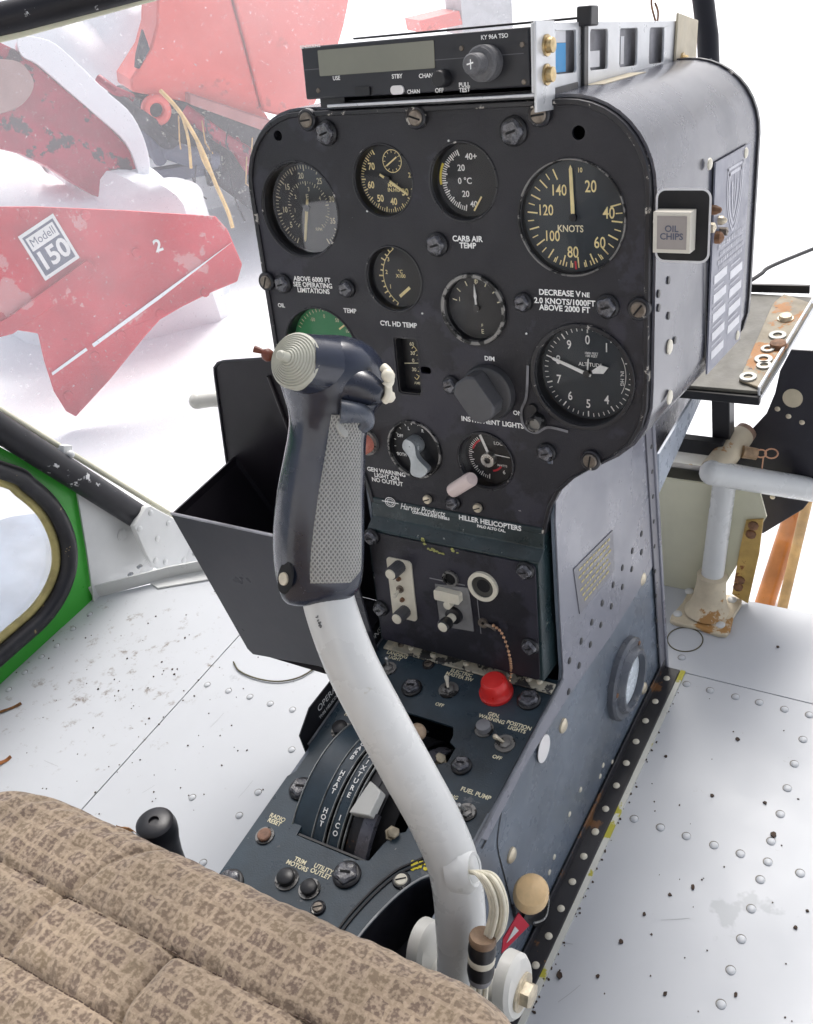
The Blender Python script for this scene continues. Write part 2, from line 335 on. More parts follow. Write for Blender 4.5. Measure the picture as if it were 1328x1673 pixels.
def glass_mat(name, haze=0.0, side=False, tint=(1, 1, 1), dust=0.0, refl=1.0):
    m = bpy.data.materials.new(name); m.use_nodes = True; t = m.node_tree; N = t.nodes; L = t.links; N.remove(N['Principled BSDF']); out = N['Material Output']
    tr = N.new('ShaderNodeBsdfTransparent'); tr.inputs[0].default_value = (*tint, 1); gl = N.new('ShaderNodeBsdfGlossy'); gl.inputs['Roughness'].default_value = .04
    fr = N.new('ShaderNodeFresnel'); fr.inputs[0].default_value = 1.45
    sc = N.new('ShaderNodeMath'); sc.operation = 'MULTIPLY'; sc.inputs[1].default_value = refl; L.new(fr.outputs[0], sc.inputs[0])
    m1 = N.new('ShaderNodeMixShader'); L.new(sc.outputs[0], m1.inputs[0]); L.new(tr.outputs[0], m1.inputs[1]); L.new(gl.outputs[0], m1.inputs[2]); last = m1.outputs[0]
    if haze or dust:
        co = N.new('ShaderNodeTexCoord').outputs['Object']
        n1 = N.new('ShaderNodeTexNoise'); n1.inputs['Scale'].default_value = 3; n1.inputs['Detail'].default_value = 6; L.new(co, n1.inputs[0])
        n2 = N.new('ShaderNodeTexNoise'); n2.inputs['Scale'].default_value = 190; n2.inputs['Detail'].default_value = 5; n2.inputs['Roughness'].default_value = .8; L.new(co, n2.inputs[0])
        r1 = N.new('ShaderNodeMapRange'); r1.inputs[1].default_value = .35; r1.inputs[2].default_value = .7; r1.inputs[3].default_value = haze * .75; r1.inputs[4].default_value = haze * 1.35; L.new(n1.outputs['Fac'], r1.inputs[0])
        r2 = N.new('ShaderNodeMapRange'); r2.inputs[1].default_value = .60; r2.inputs[2].default_value = .72; r2.inputs[3].default_value = 0; r2.inputs[4].default_value = dust; L.new(n2.outputs['Fac'], r2.inputs[0])
        ad = N.new('ShaderNodeMath'); ad.operation = 'ADD'; ad.use_clamp = True; L.new(r1.outputs[0], ad.inputs[0]); L.new(r2.outputs[0], ad.inputs[1])
        if side:                                     # the dust lies thickest on the left of the bubble
            sx_ = N.new('ShaderNodeSeparateXYZ'); L.new(co, sx_.inputs[0]); r3 = N.new('ShaderNodeMapRange'); r3.inputs[1].default_value = -.30; r3.inputs[2].default_value = .15; r3.inputs[3].default_value = 1; r3.inputs[4].default_value = .12; L.new(sx_.outputs[0], r3.inputs[0])
            ml = N.new('ShaderNodeMath'); ml.operation = 'MULTIPLY'; L.new(ad.outputs[0], ml.inputs[0]); L.new(r3.outputs[0], ml.inputs[1]); ad = ml
        df = N.new('ShaderNodeBsdfTranslucent'); df.inputs[0].default_value = (.95, .96, 1, 1)
        m2 = N.new('ShaderNodeMixShader'); L.new(ad.outputs[0], m2.inputs[0]); L.new(last, m2.inputs[1]); L.new(df.outputs[0], m2.inputs[2]); last = m2.outputs[0]
    L.new(last, out.inputs['Surface']); return m
m_glass = glass_mat('gauge glass', refl=.5)
m_shield = glass_mat('dusty acrylic', haze=.125, dust=.38, side=True, refl=.5)

# ================================================================== SETTING
sn = MB(); G = 120; ext = 90.
def gz(x, y):
    return -.62 + .05 * sin(x * 1.3 + y * .7) + .03 * sin(x * 3.1 - y * 2.3) + .02 * sin(y * 5 + x) + .00035 * (x * x + y * y)
vs = []
for i in range(G + 1):
    for j in range(G + 1):
        a, b = (2 * i / G - 1), (2 * j / G - 1); x, y = ext * a * abs(a) ** 1.6, ext * b * abs(b) ** 1.6; vs.append((x, y, gz(x, y)))
sn.add(vs, [(i * (G + 1) + j, (i + 1) * (G + 1) + j, (i + 1) * (G + 1) + j + 1, i * (G + 1) + j + 1) for i in range(G) for j in range(G)])
struct(sn.build('snow_ground', mat=m_snow))

m_grime = M('grime round rivets', (.20, .19, .17), .7, var=.4, vs=60)
# cabin floor: sheet skins with real thickness, butted at their seams
fl = MB(); y1 = -.0
seamx = -.470
def fpoly(loop, n0=-.02, n1=0): fl.prism(FLR, loop, n0, n1)
fpoly([(-.762, -1.3), (seamx - .0008, -1.3), (seamx - .0008, .255), (-.60, .205), (-.66, .165), (-.762, .085)])
fpoly([(seamx + .0008, -1.3), (.76, -1.3), (.76, .2295), (seamx + .0008, .2295)])
fpoly([(seamx + .0008, .2305), (.76, .2305), (.62, .375), (-.2, .375), (seamx + .0008, .262)])
floor = struct(fl.build('cabin_floor', mat=m_floor, bevel=.0006))
floor['label'] = 'white painted riveted sheet metal cabin floor with specks of dirt'
def rivet_mesh(name, r, mat, h=.35):
    b = MB(); b.use(mat)
    if mat is m_floor: b.use(m_grime).lathe(Fr((0, 0, 0), (1, 0, 0), (0, 1, 0)), -r * .13, r * .16, [(r * 1.14, -.0005), (r * 1.12, .00025), (1e-5, .0003)], 14).use(mat)
    b.lathe(Fr((0, 0, 0), (1, 0, 0), (0, 1, 0)), 0, 0, [(r, -.0004), (r * .97, r * h * .4), (r * .7, r * h * .85), (r * .3, r * h), (1e-5, r * h)], 14)
    o = b.build(name); return o
def rivets(name, parent, fr, pts, r, mat, h=.35, n=0.0):
    src = rivet_mesh(name, r, mat, h); me = src.data; o = src; q = Matrix((fr.U, fr.V, fr.N)).transposed().to_quaternion(); first = True
    for (x, y) in pts:
        if not first: o = src.copy(); S.collection.objects.link(o)
        first = False; u, v = fr.px(x, y, n); o.parent = parent; o.rotation_mode = 'QUATERNION'; o.rotation_quaternion = q; o.location = fr.p(u, v, n) - V3(parent['_o'])
def zz(ox, oy, k, L): return [(ox + k * x, oy + k * y) for x, y in L]
fr_pts = zz(860, 860, .3524, [(743, 733), (852, 762), (970, 792), (1080, 818), (1197, 850), (1312, 876), (1283, 990), (1243, 1103), (1210, 1216), (1178, 1336), (720, 610)]) \
    + zz(860, 1230, .3524, [(500, 308), (622, 348), (742, 388), (870, 430), (993, 470), (1120, 508), (1270, 560), (1085, 590), (1043, 725), (997, 866), (948, 1010), (903, 1168), (1135, 412)]) \
    + zz(0, 1080, .4217, [(95, 45), (33, 112), (803, 93), (885, 117), (968, 140), (1047, 167), (1133, 190), (927, 600), (787, 783), (1000, 510), (1130, 345), (745, 530)]) \
    + zz(0, 560, .4217, [(347, 1052), (283, 1110), (220, 1175), (160, 1218), (95, 1278), (505, 898), (540, 868), (700, 870)])
rivets('rivet', floor, FLR, fr_pts, .0042, m_floor, .5)

# left cabin wall below the door sill and the aft wall of the cabin
bw = MB(); bw.box(FLR, -.80, .80, -1.34, -1.30, -.02, 1.45); struct(bw.build('cabin_rear_wall', mat=M('cabin rear trim', (.62, .61, .58), .8)))

# ================================================================== WINDSHIELD
ws = MB(); P = []; nu, nv = 64, 40; C0 = V3((0, -.12, .42))
for i in range(nu + 1):
    a = RD(-12 + 204 * i / nu)
    for j in range(nv + 1):
        e = RD(-38 + 118 * j / nv); P.append(C0 + V3((-.93 * cos(a) * cos(e), .98 * sin(a) * cos(e), .86 * sin(e))))
ws.add(P, [(i * (nv + 1) + j, (i + 1) * (nv + 1) + j, (i + 1) * (nv + 1) + j + 1, i * (nv + 1) + j + 1) for i in range(nu) for j in range(nv)])
o = ws.build('windshield', mat=m_shield); tag(o, 'clear bubble windshield with dust and scratches, in front of the red plow', 'windshield')

# ================================================================== INSTRUMENT CONSOLE
con = thing('instrument_console', (0, 0, 0), 'black helicopter instrument pedestal with round gauges, switches and riveted grey flank', 'control console')
A4 = lambda x, y: PAN.px(x, y)
def half_outline(g=0.0):
    pts = [(.088 + g, -.004)]
    pts += [(.090 + g, .006), (.094 + g, .022), (.102 + g, .038), (.115 + g * .9, .052), (.132 + g * .6, .0645), (.148 + g * .6, .0755), (.162 + g * .8, .088), (.1705 + g, .102), (.1745 + g, .118), (.175 + g, .135)]
    pts += [(.115 + (.060 + g) * cos(a), .2755 + (.060 + g) * sin(a)) for a in [RD(t) for t in range(0, 91, 9)]]
    return pts
def outline(g=0.0):
    h = half_outline(g); return h + [(-u, v) for u, v in h[::-1]]
B0, B1 = .0404, .0288
dials = {'asi': (.1166, .2562, B0), 'rpm': (-.1259, .2595, .0385), 'alt': (.1231, .1376, .0395), 'man': (-.0405, .2827, .0272), 'carb': (.0308, .2817, .0280),
         'cyl': (-.0394, .2057, .0262), 'amp': (.0332, .1852, .0262), 'mag': (-.0353, .0558, .0262), 'clk': (.0348, .0549, .0252), 'oil': (-.123, .1376, .039)}
holes = [circ(u, v, r, 56) for u, v, r in dials.values()]
a0 = A4(638, 549); a1 = A4(682, 647); amr = (a0[0] + .001, A4(681, 600)[0], a1[1] + .002, a0[1])
amr = (-.0455, -.0225, .107, .157)
holes.append(rrect(*amr, .003))
for x, y, r in ((454, 222, .0042), (945, 217, .0048)): holes.append(circ(*A4(x, y), r, 16))
holes.append(rrect(*[f for f in (A4(695, 605)[0] - .0055, A4(695, 605)[0] + .0055, A4(695, 605)[1] - .003, A4(695, 605)[1] + .003)], .0028))
fp = MB(); fp.prism(PAN, outline(-.0035), -.003, 0, holes); fp.build('face_plate', con, m_panel)
rm = MB(); rm.prism(PAN, outline(.0005), -.006, .0022, [outline(-.0034)]); rm.build('panel_rim', con, m_rim, bevel=.0008)
bk = MB(); bk.prism(PAN, outline(-.006), -.030, -.028); bk.build('inner_backing', con, m_dark)
# hood shell: folded sheet following the outline, 0.26 m deep
def strip_extr(mb, fr, loop, n0, n1, th, closed=False):
    L = len(loop); out = []
    for i in range(L):
        a = V3(loop[max(i - 1, 0)]); c = V3(loop[min(i + 1, L - 1)]); t = (c - a).normalized(); out.append((loop[i][0] + t.y * th, loop[i][1] - t.x * th))
    return mb.prism(fr, list(loop) + out[::-1], n0, n1)
# the hood outline has its own lower corners
hl = [(u, v) for u, v in outline(.001) if v > .085]
hb = [(.150, .070), (.166, .086)]
shell = MB(); loop = [(.128, .0625), (.150, .0765)] + hl + [(-.150, .0765), (-.128, .0625)]
strip_extr(shell, PAN, loop, -.262, -.0032, .0022)
hood = shell.build('hood_shell', con, m_hood)
lip = MB(); lo2 = [(u * 1.004, v) for u, v in loop]; strip_extr(lip, PAN, lo2, -.268, -.262, .0035); lip.build('hood_rear_rim', con, m_rim, bevel=.0008)
bp_ = MB(); bp_.prism(PAN, loop, -.2595, -.2575); bp_.build('hood_back_plate', con, m_panel)
for q in ((1178, 170), (1200, 238), (1214, 320), (1210, 400), (1207, 470), (1203, 545)):
    pass
# pedestal: neck sides, base
def wy(pts): return [WAL.px(x, y) for x, y in pts]
wall_top = [(.2308, .45), (.012, .45), (.0075, .405), (.0038, .3932), (-.0108, .3021), (-.0193, .237), (-.0235, .2287)]
seam = [(-.150, .2015), (-.160, .193), (-.1745, .174), (-.1735, .068), (-.170, .0)]
up = MB(); up.prism(WAL, wall_top + [(-.1045, .2225), (-.20, .2185), (-.33, .2095), (-.43, .203), (-.43, .001), (.2308, .001)], -.003, 0)
up.build('side_skin', con, m_side2)
# lighter upper skin laid over it, its lower edge is the long diagonal seam
us = MB(); us.prism(WAL, [(.2308, .45), (.012, .45), (.0075, .405), (.0038, .3932), (-.0108, .3021), (-.0193, .237), (-.0235, .2295), (-.1045, .2245), (-.1965, .219), (-.188, .2045), (-.1046, .2100), (-.011, .2005), (.0966, .181), (.2308, .171)], .0002, .0017)
us.build('side_skin', con, m_side, bevel=.0003, label='light grey upper side skin with a yellow lettered placard')
li = MB(); li.prism(WAL, wall_top + [(-.1045, .2225), (-.20, .2165), (-.33, .2085), (-.43, .2035), (-.43, .001), (.2308, .001)], -.1895, -.1865); li.build('side_skin', con, m_side2)
# front skin of neck and floor flange
nf = MB(); nf.box(Fr((0, .2308, 0), (1, 0, 0), (0, 0, 1)), -.095, .095, .001, .45, -.002, 0); nf.build('front_skin', con, m_side)
cs = MB(); cs.prism(FLR, [(.094, .2295), (.1005, .2295), (.1005, .236), (.094, .236)], .001, .36); cs.build('corner_post', con, m_side, bevel=.001)
cp2 = MB(); cp2.box(WAL, .214, .2305, .012, .40, .0019, .0035); cp2.build('corner_strip', con, M('grey corner strip', (.15, .15, .175), .35, var=.1), bevel=.0004)
fs = MB(); fs.box(FLR, .0955, .1165, -.33, .2285, .0005, .0045); fs.build('floor_flange', con, m_strip, bevel=.0006)
fs = MB(); fs.prism(WAL, [(-.33, .004), (.2285, .004), (.2285, .016), (-.33, .016)], .0019, .0040); fs.build('flange_lip', con, m_strip, bevel=.0006)
fs = MB(); fs.box(FLR, .1168, .1225, -.345, .2305, .0003, .0026); fs.build('sealant_edge', con, M('sealant and yellow primer', (.66, .66, .60), .6, var=.05, specks=(((.50, .46, .05), 14, .57), ((.07, .06, .05), 60, .66))))
st = zz(860, 860, .3524, [(650, 705), (597, 812), (552, 902), (508, 998), (463, 1098), (417, 1202), (367, 1310), (320, 1415)]) + zz(860, 1230, .3524, [(318, 368), (266, 480), (213, 598), (160, 722), (103, 850), (43, 985)])
FL5 = FLR.sub(0, 0, .0045)
rivets('rivet', con, FL5, st, .0038, m_ivory, .5)
br = zz(560, 780, .4277, [(1140, 215), (1105, 280), (1140, 285), (1067, 345), (1103, 350), (1032, 410), (1067, 418), (990, 480), (1025, 492), (950, 553), (985, 563), (910, 625), (945, 638), (865, 700), (902, 718), (862, 818)])
rivets('rivet', con, WAL, br, .0035, m_black, .35, .0017)
rivets('rivet', con, WAL, [(1064 + 10 * t, 730 + 325 * t) for t in [i / 8 for i in range(9)]], .0026, m_black, .35, .0035)
rivets('bolt', con, WAL, zz(560, 780, .4277, [(1143, 388), (840, 948), (1148, 805)]) + [(835, 1397)], .0075, m_cad, .45, .0005)
rivets('rivet', con, WAL, [(930, 1330), (948, 1290), (985, 1250), (1000, 1245), (980, 1268), (905, 1400), (897, 1425)], .003, m_ivory, .4)
# diagonal second seam line lower front corner
q = MB(); q.path(WAL, [(-.196, .2035), (-.188, .2035), (-.1046, .2090), (-.011, .1995), (.0966, .180), (.2130, .1725)], .0020, .0006); q.build('panel_seam', con, m_dark)
sm = MB(); sm.path(WAL, spline([(-.158, .204), (-.1700, .188), (-.1745, .170), (-.1735, .12), (-.1730, .068)], 6), .0016, .0004); sm.build('panel_seam', con, m_dark)
# oval patch and side porthole
ov = MB(); u, v = WAL.px(885, 1222); ov.lathe(WAL, u, v, [(.0125, .0018), (.0125, .0024), (1e-5, .0025)], 28, sx=1, sy=1.1); ov.build('reflector_patch', con, m_sticker)
pu, pv = .112, .0985
ph = MB(); ph.lathe(WAL, pu, pv, [(.046, .0002), (.046, .006), (.0435, .0085), (.0375, .0085), (.0355, .0125), (.0335, .0145), (.0295, .0145), (.0285, .008)], 56)
ph.f.pop(); ph.mi.pop()
pr = ph.build('porthole_ring', con, M('grey porthole ring', (.10, .11, .13), .3, var=.15))
pg = MB(); pg.lathe(WAL, pu, pv, [(.0288, .0075), (1e-5, .0078)], 40); pg.build('porthole_lens', con, M('frosted lens', (.72, .78, .82), .25, var=.08, vs=60))
for a in (40, 160, 290):
    q = WAL.sub(pu + .040 * cos(RD(a)), pv + .040 * sin(RD(a)), .0085); b = MB(); b.lathe(q, 0, 0, [(.0026, 0), (.0022, .001), (1e-5, .0013)], 10); b.build('screw', con, m_rust)
# placard on the light skin
pc = [WAL.px(x, y, .0018) for x, y in ((1000, 866), (1003, 932), (946, 1003), (936, 930))]
pl = MB(); pl.use(M('dull placard', (.17, .17, .19), .4)).prism(WAL, pc, .0018, .0026)
c4 = [V3((*q, 0)) for q in pc]
pl.use(m_gold)
random.seed(3)
for i in range(6):
    t = (i + .8) / 7; a = c4[0].lerp(c4[1], t) ; b = c4[3].lerp(c4[2], t); x = .08 + .1 * random.random()
    while x < .88:
        l = .03 + .06 * random.random(); pl.line(WAL, a.lerp(b, x)[:2], a.lerp(b, min(x + l, .93))[:2], .0021, .0029); x += l + .025
pl.build('placard', con, label='grey placard with rows of yellow lettering')
# struts from the corner post up under the hood
bx = MB(); a = V3((.100, .245, .245)); b = V3((.120, .405, .335))
def plank(mb, a, b, w1, th, side=V3((1, 0, 0))):
    t = (b - a).normalized(); n = t.cross(side).normalized(); s2 = side.normalized()
    fr = Fr(a, t, s2); return mb.box(fr, 0, (b - a).length, -w1 / 2, w1 / 2, -th / 2, th / 2)
sw_ = MB(); pts = [WAL.px(x, y, .004) for x, y in ((1077, 806), (1146, 652), (1138, 640), (1077, 742))]
sw_.prism(WAL, pts, .001, .004); sw_.build('hood_brace', con, m_strut, bevel=.0008)
sw_ = MB(); pts = [WAL.px(x, y, -.012) for x, y in ((1062, 770), (1062, 684), (1150, 622), (1156, 638))]
sw_.prism(WAL, pts, -.014, -.012); sw_.build('hood_brace', con, m_strutd)

# ---- gauges
def gauge(key, depth=.011, bez=None, dialm=m_dial, label='', ringo=.0):
    u, v, r = dials[key]; fr = PAN.sub(u, v)
    b = MB(); k = 56; P = []
    for i in range(k):
        a = 2 * pi * i / k
        for rr, n in ((r + .0002, -.0002), (r - .0008, -.0012), (r - .0012, -depth), (r - .003, -depth - .0004)): P.append(fr.p(rr * cos(a), rr * sin(a), n))
    b.add(P, [(i * 4 + m, ((i + 1) % k) * 4 + m, ((i + 1) % k) * 4 + m + 1, i * 4 + m + 1) for i in range(k) for m in range(3)])
    g = b.build('gauge', con, m_black, label=label)
    if bez:
        q = MB(); q.ring(fr, 0, 0, r - bez[0], r + bez[1], -.001, bez[2], 64); q.build('bezel', g, bez[3], bevel=.0005)
    return g, fr, r
def gface(g, fr, r, depth, dialm, draw):
    d = MB(); d.use(dialm).lathe(fr, 0, 0, [(r, -depth), (1e-5, -depth)], 48); d.use(m_ink); draw(d, -depth + .0004, r - .001); d.build('dial_face', g)
def gglass(g, fr, r, n=-.004):
    q = MB(); q.lathe(fr, 0, 0, [(r - .0009, n), (r * .6, n + .0006), (1e-5, n + .0009)], 40); q.build('glass', g, m_glass)
def ticks(d, fr, n, r1, r0, a0, a1, k, wd, major=0, rm=0, wm=0):
    for i in range(k + 1):
        a = RD(90 - (a0 + (a1 - a0) * i / k)); mj = major and i % major == 0; q0 = rm if mj else r0
        d.line(fr, (q0 * cos(a), q0 * sin(a)), (r1 * cos(a), r1 * sin(a)), wm if mj else wd, n)
def num(d, fr, n, st, ang, rad, size, bold=.02, sx=.85):
    a = RD(90 - ang); d.text(fr, st, rad * cos(a), rad * sin(a), size, n, bold=bold, sx=sx)
def needle(g, fr, n, ang, L, wd, mat, tail=.2, shape='bar', name='needle'):
    q = MB(); a = RD(90 - ang); f2 = Fr(fr.p(0, 0, n), fr.U * cos(a) + fr.V * sin(a), -fr.U * sin(a) + fr.V * cos(a))
    if shape == 'bar': lp = [(-L * tail, -wd * .35), (L * .1, -wd * .5), (L * .93, -wd * .42), (L, 0), (L * .93, wd * .42), (L * .1, wd * .5), (-L * tail, wd * .35)]
    elif shape == 'lance': lp = [(-L * tail, -wd * .5), (L * .35, -wd * .3), (L * .5, -wd * .55), (L * .62, -wd * .4), (L, 0), (L * .62, wd * .4), (L * .5, wd * .55), (L * .35, wd * .3), (-L * tail, wd * .5)]
    else: lp = [(L * .25, -wd * .3), (L * .7, -wd * .9), (L, 0), (L * .7, wd * .9), (L * .25, wd * .3)]
    q.prism(f2, lp, 0, .0006); q.build(name, g, mat)
    h = MB(); h.lathe(fr.sub(0, 0, n), 0, 0, [(.0028, -.001), (.0028, .0012), (1e-5, .0014)], 14); h.build('needle_hub', g, m_black)
def arc(d, fr, n, r, a0, a1, wd, cx=0, cy=0, k=30):
    d.path(fr, [(cx + r * cos(RD(90 - (a0 + (a1 - a0) * i / k))), cy + r * sin(RD(90 - (a0 + (a1 - a0) * i / k)))) for i in range(k + 1)], wd, n)

# airspeed, needle almost straight up
g, fr, r = gauge('asi', .006, (.0004, .0010, .0016, m_bezel2), label='airspeed gauge in knots, cream numerals, needle near zero at top')
def dr(d, n, r):
    d.use(m_lum)
    ticks(d, fr, n, .0365, .0315, 75, 335, 26, .0008, 2, .0285, .0011)
    ticks(d, fr, n, .0365, .033, 135, 215, 10, .0009)
    for st, a, q in (('20', 32, .0245), ('40', 84, .0265), ('60', 133, .0265), ('80', 183, .0255), ('100', 231, .0225), ('120', 281, .0225), ('140', 328, .0215)): num(d, fr, n, st, a, q, .0115 if len(st) < 3 else .0108, .012, .78)
    num(d, fr, n, '10', 9, .0325, .0045, .02)
    d.use(m_inkc); d.text(fr, 'KNOTS', -.003, -.0085, .0068, n, bold=.02, sx=.9)
    d.use(m_redmark); d.line(fr, (.001, -.0375), (.0005, -.0315), .0014, n + .0001)
gface(g, fr, r, .006, m_dialb, dr); needle(g, fr, -.0042, -2, .0360, .0028, m_lum, .05); gglass(g, fr, r, -.0015)
# rotor tachometer top left
g, fr, r = gauge('rpm', .013, (.0002, .0016, .0006, m_bezel), label='dual tachometer at the upper left with a pale needle pointing down')
def dr(d, n, r):
    d.use(m_inkc); ticks(d, fr, n, .0345, .0315, -150, 150, 60, .0006, 5, .0295, .0010)
    ticks(d, fr, n, .0215, .0195, -140, 140, 40, .0005, 4, .018, .0008)
    for st, a in (('5', -125), ('10', -95), ('15', -50), ('20', -8), ('25', 35), ('30', 75), ('35', 115)): num(d, fr, n, st, a, .0258, .0068, .02)
    for st, a in (('1', -100), ('2', -55), ('3', 10), ('4', 60)): num(d, fr, n, st, a, .0150, .0048, .02)
    d.text(fr, 'E\nR', .000, .006, .0060, n, bold=.02); d.text(fr, 'RPM', .008, -.018, .0038, n, bold=.015)
gface(g, fr, r, .013, m_dial, dr); needle(g, fr, -.0105, 193, .029, .0028, m_lum, .25)
q = MB(); q.lathe(fr, 0, 0, [(r - .0009, -.006), (r * .6, -.0052), (1e-5, -.0048)], 40); q.build('glass', g, glass_mat('glaring gauge glass', refl=3))
# manifold pressure with a small sub dial
g, fr, r = gauge('man', .009, (.0002, .0012, .0006, m_bezel), label='manifold pressure gauge with a small sub dial and gold marks')
def dr(d, n, r):
    d.use(m_lum); ticks(d, fr, n, .0255, .0228, 110, 330, 44, .0006, 4, .0215, .0011)
    for st, a in (('30', 125), ('40', 170), ('50', 212), ('60', 255), ('70', 303)): num(d, fr, n, st, a, .0176, .0074, .03)
    num(d, fr, n, '2', 82, .020, .0052, .03)
    arc(d, fr, n, .0085, 0, 360, .0006, .005, .0135); fr2 = fr.sub(.005, .0135); ticks(d, fr2, n, .0080, .0062, 0, 330, 11, .0005)
    d.line(fr2, (-.0055, -.0035), (.0045, .003), .0012, n + .0002)
    d.text(fr, 'MAN.\nIN.HG', .004, -.0065, .0042, n, bold=.02)
gface(g, fr, r, .009, m_dial, dr); needle(g, fr, -.0068, 122, .0215, .0022, m_lum, .35); gglass(g, fr, r, -.004)
# carb air temperature
g, fr, r = gauge('carb', .010, (.0002, .0014, .0008, m_bezel), label='carburettor air temperature gauge with a yellow arc')
def dr(d, n, r):
    d.use(m_ink); ticks(d, fr, n, .0232, .0198, 190, 338, 32, .0008, 4, .0186, .0011)
    for st, x, y in (('40+', .003, .0165), ('20', -.006, .0085), ('0 °C', -.0035, -.001), ('20', -.0035, -.0105), ('40', .003, -.018)): d.text(fr, st, x, y, .0064, n, bold=.02)
    d.use(M('yellow arc', (.75, .62, .08), .5)); arc(d, fr, n + .0002, .0243, 262, 300, .0020)
gface(g, fr, r, .010, m_dial, dr)
q = MB(); q.line(fr, (.0035, -.0225), (.0105, -.0120), .0014, -.0085); q.build('needle', g, m_lum); gglass(g, fr, r, -.004)
# cylinder head temperature
g, fr, r = gauge('cyl', .010, (.0002, .0014, .0008, m_bezel), label='cylinder head temperature gauge with a curved gold scale')
def dr(d, n, r):
    d.use(m_lum); arc(d, fr, n, .026, 212, 328, .0007, .010, 0)
    for i in range(13):
        a = RD(90 - (212 + 116 * i / 12)); l = .0042 if i % 3 == 0 else .0026; d.line(fr, (.010 + .026 * cos(a), .026 * sin(a)), (.010 + (.026 + l) * cos(a), (.026 + l) * sin(a)), .0012, n)
    for st, x, y in (('3', -.0075, .0135), ('2', -.0105, .003), ('1', -.008, -.009)): d.text(fr, st, x - .002, y, .0048, n, bold=.02)
    d.text(fr, '°C\nX100', .001, .002, .0042, n, bold=.02)
gface(g, fr, r, .010, m_dial, dr)
q = MB(); q.line(fr, (-.001, -.0165), (.0095, -.0085), .0026, -.0085); q.build('needle', g, m_lum); gglass(g, fr, r, -.004)
# fuel quantity / ammeter with plain needle, shiny ring
g, fr, r = gauge('amp', .006, (.0008, .0024, .003, m_bezel2), label='plain black gauge with a thin white needle straight up and a bare metal ring')
def dr(d, n, r):
    d.use(m_inkc); ticks(d, fr, n, .0225, .0185, -75, 75, 6, .0009)
    d.text(fr, 'E', .0035, -.0195, .0052, n, bold=.015); d.text(fr, 'F', .0035, -.0145, .0036, n); d.text(fr, '10', 0, .0205, .004, n, bold=.015); num(d, fr, n, '1', -70, .0165, .0048)
gface(g, fr, r, .006, m_dial, dr); needle(g, fr, -.0042, -2, .019, .0022, m_ink, .15, 'lance'); gglass(g, fr, r, -.001)
# magneto switch with a key shaped lever
g, fr, r = gauge('mag', .004, (.001, .0012, .002, m_bezel2), label='magneto switch with a bare metal key lever')
def dr(d, n, r):
    d.use(m_ink)
    for st, a in (('OFF', -60), ('L', -20), ('BOTH', -118), ('R', 25)): num(d, fr, n, st, a, .0185, .0042, .02)
    ticks(d, fr, n, .0235, .0215, -110, 60, 10, .0006)
gface(g, fr, r, .004, m_dial, dr)
kf = Fr(fr.p(.0025, .002, .004), -fr.U * .35 + fr.V * .94, -fr.U * .94 - fr.V * .35)
q = MB(); q.lathe(fr, .0, .004, [(.0085, -.004), (.0085, .004), (.0075, .006), (.0, .006)], 28)
q.prism(kf, smooth_poly([(.012, 0), (.006, .0065), (-.004, .0040), (-.010, .0050), (-.019, .0095), (-.024, .0035), (-.024, -.0035), (-.019, -.0095), (-.010, -.0050), (-.004, -.0040), (.006, -.0065)], 4), .0, .0065)
q.build('key_lever', g, M('tarnished zinc', (.42, .45, .46), .35, metal=.5, var=.15, vs=80), bevel=.001)
# small clock like gauge with red arc
g, fr, r = gauge('clk', .009, (.0002, .0016, .0018, m_bezel), label='small locking gauge with red arcs and a centre nut')
def dr(d, n, r):
    d.use(m_ink); ticks(d, fr, n, .0205, .0175, 185, 325, 24, .0006, 4, .0160, .0009)
    d.text(fr, 'LOCK', .0095, .0135, .0040, n, bold=.015); d.text(fr, '6', .0125, -.0125, .0050, n, bold=.015); d.text(fr, 'WATTS', .011, -.0065, .0028, n)
    d.line(fr, (-.002, .0045), (-.0085, .0195), .0026, n + .0002); d.line(fr, (.004, .003), (.021, .002), .0008, n + .0002)
    d.use(m_redmark); arc(d, fr, n + .0003, .0170, 290, 330, .0016); arc(d, fr, n + .0003, .0125, 125, 170, .0018)
gface(g, fr, r, .009, m_dial, dr)
q = MB(); q.ring(fr, 0, -.001, .0030, .0062, -.009, -.003, 24); q.build('centre_ring', g, m_steel)
q = MB(); q.lathe(fr, 0, -.001, [(.0030, -.009), (.0030, -.0035), (1e-5, -.003)], 6); q.build('nut', g, m_black); gglass(g, fr, r, -.001)
# oil gauge, green face, mostly behind the grip
g, fr, r = gauge('oil', .012, (.0002, .0014, .0008, m_bezel), label='oil temperature gauge with a green face, partly behind the stick grip')
def dr(d, n, r):
    d.use(m_inkc)
    for i, st in enumerate(('-50', '0', '50', '100')): num(d, fr, n, st, -30 + 28 * i, .0285, .0046, .01)
    ticks(d, fr, n, .036, .033, -60, 80, 22, .0007); d.use(m_lum); d.line(fr, (.014, .018), (.023, .024), .0016, n + .0004)
gface(g, fr, r, .012, m_dialg, dr); gglass(g, fr, r, -.006)
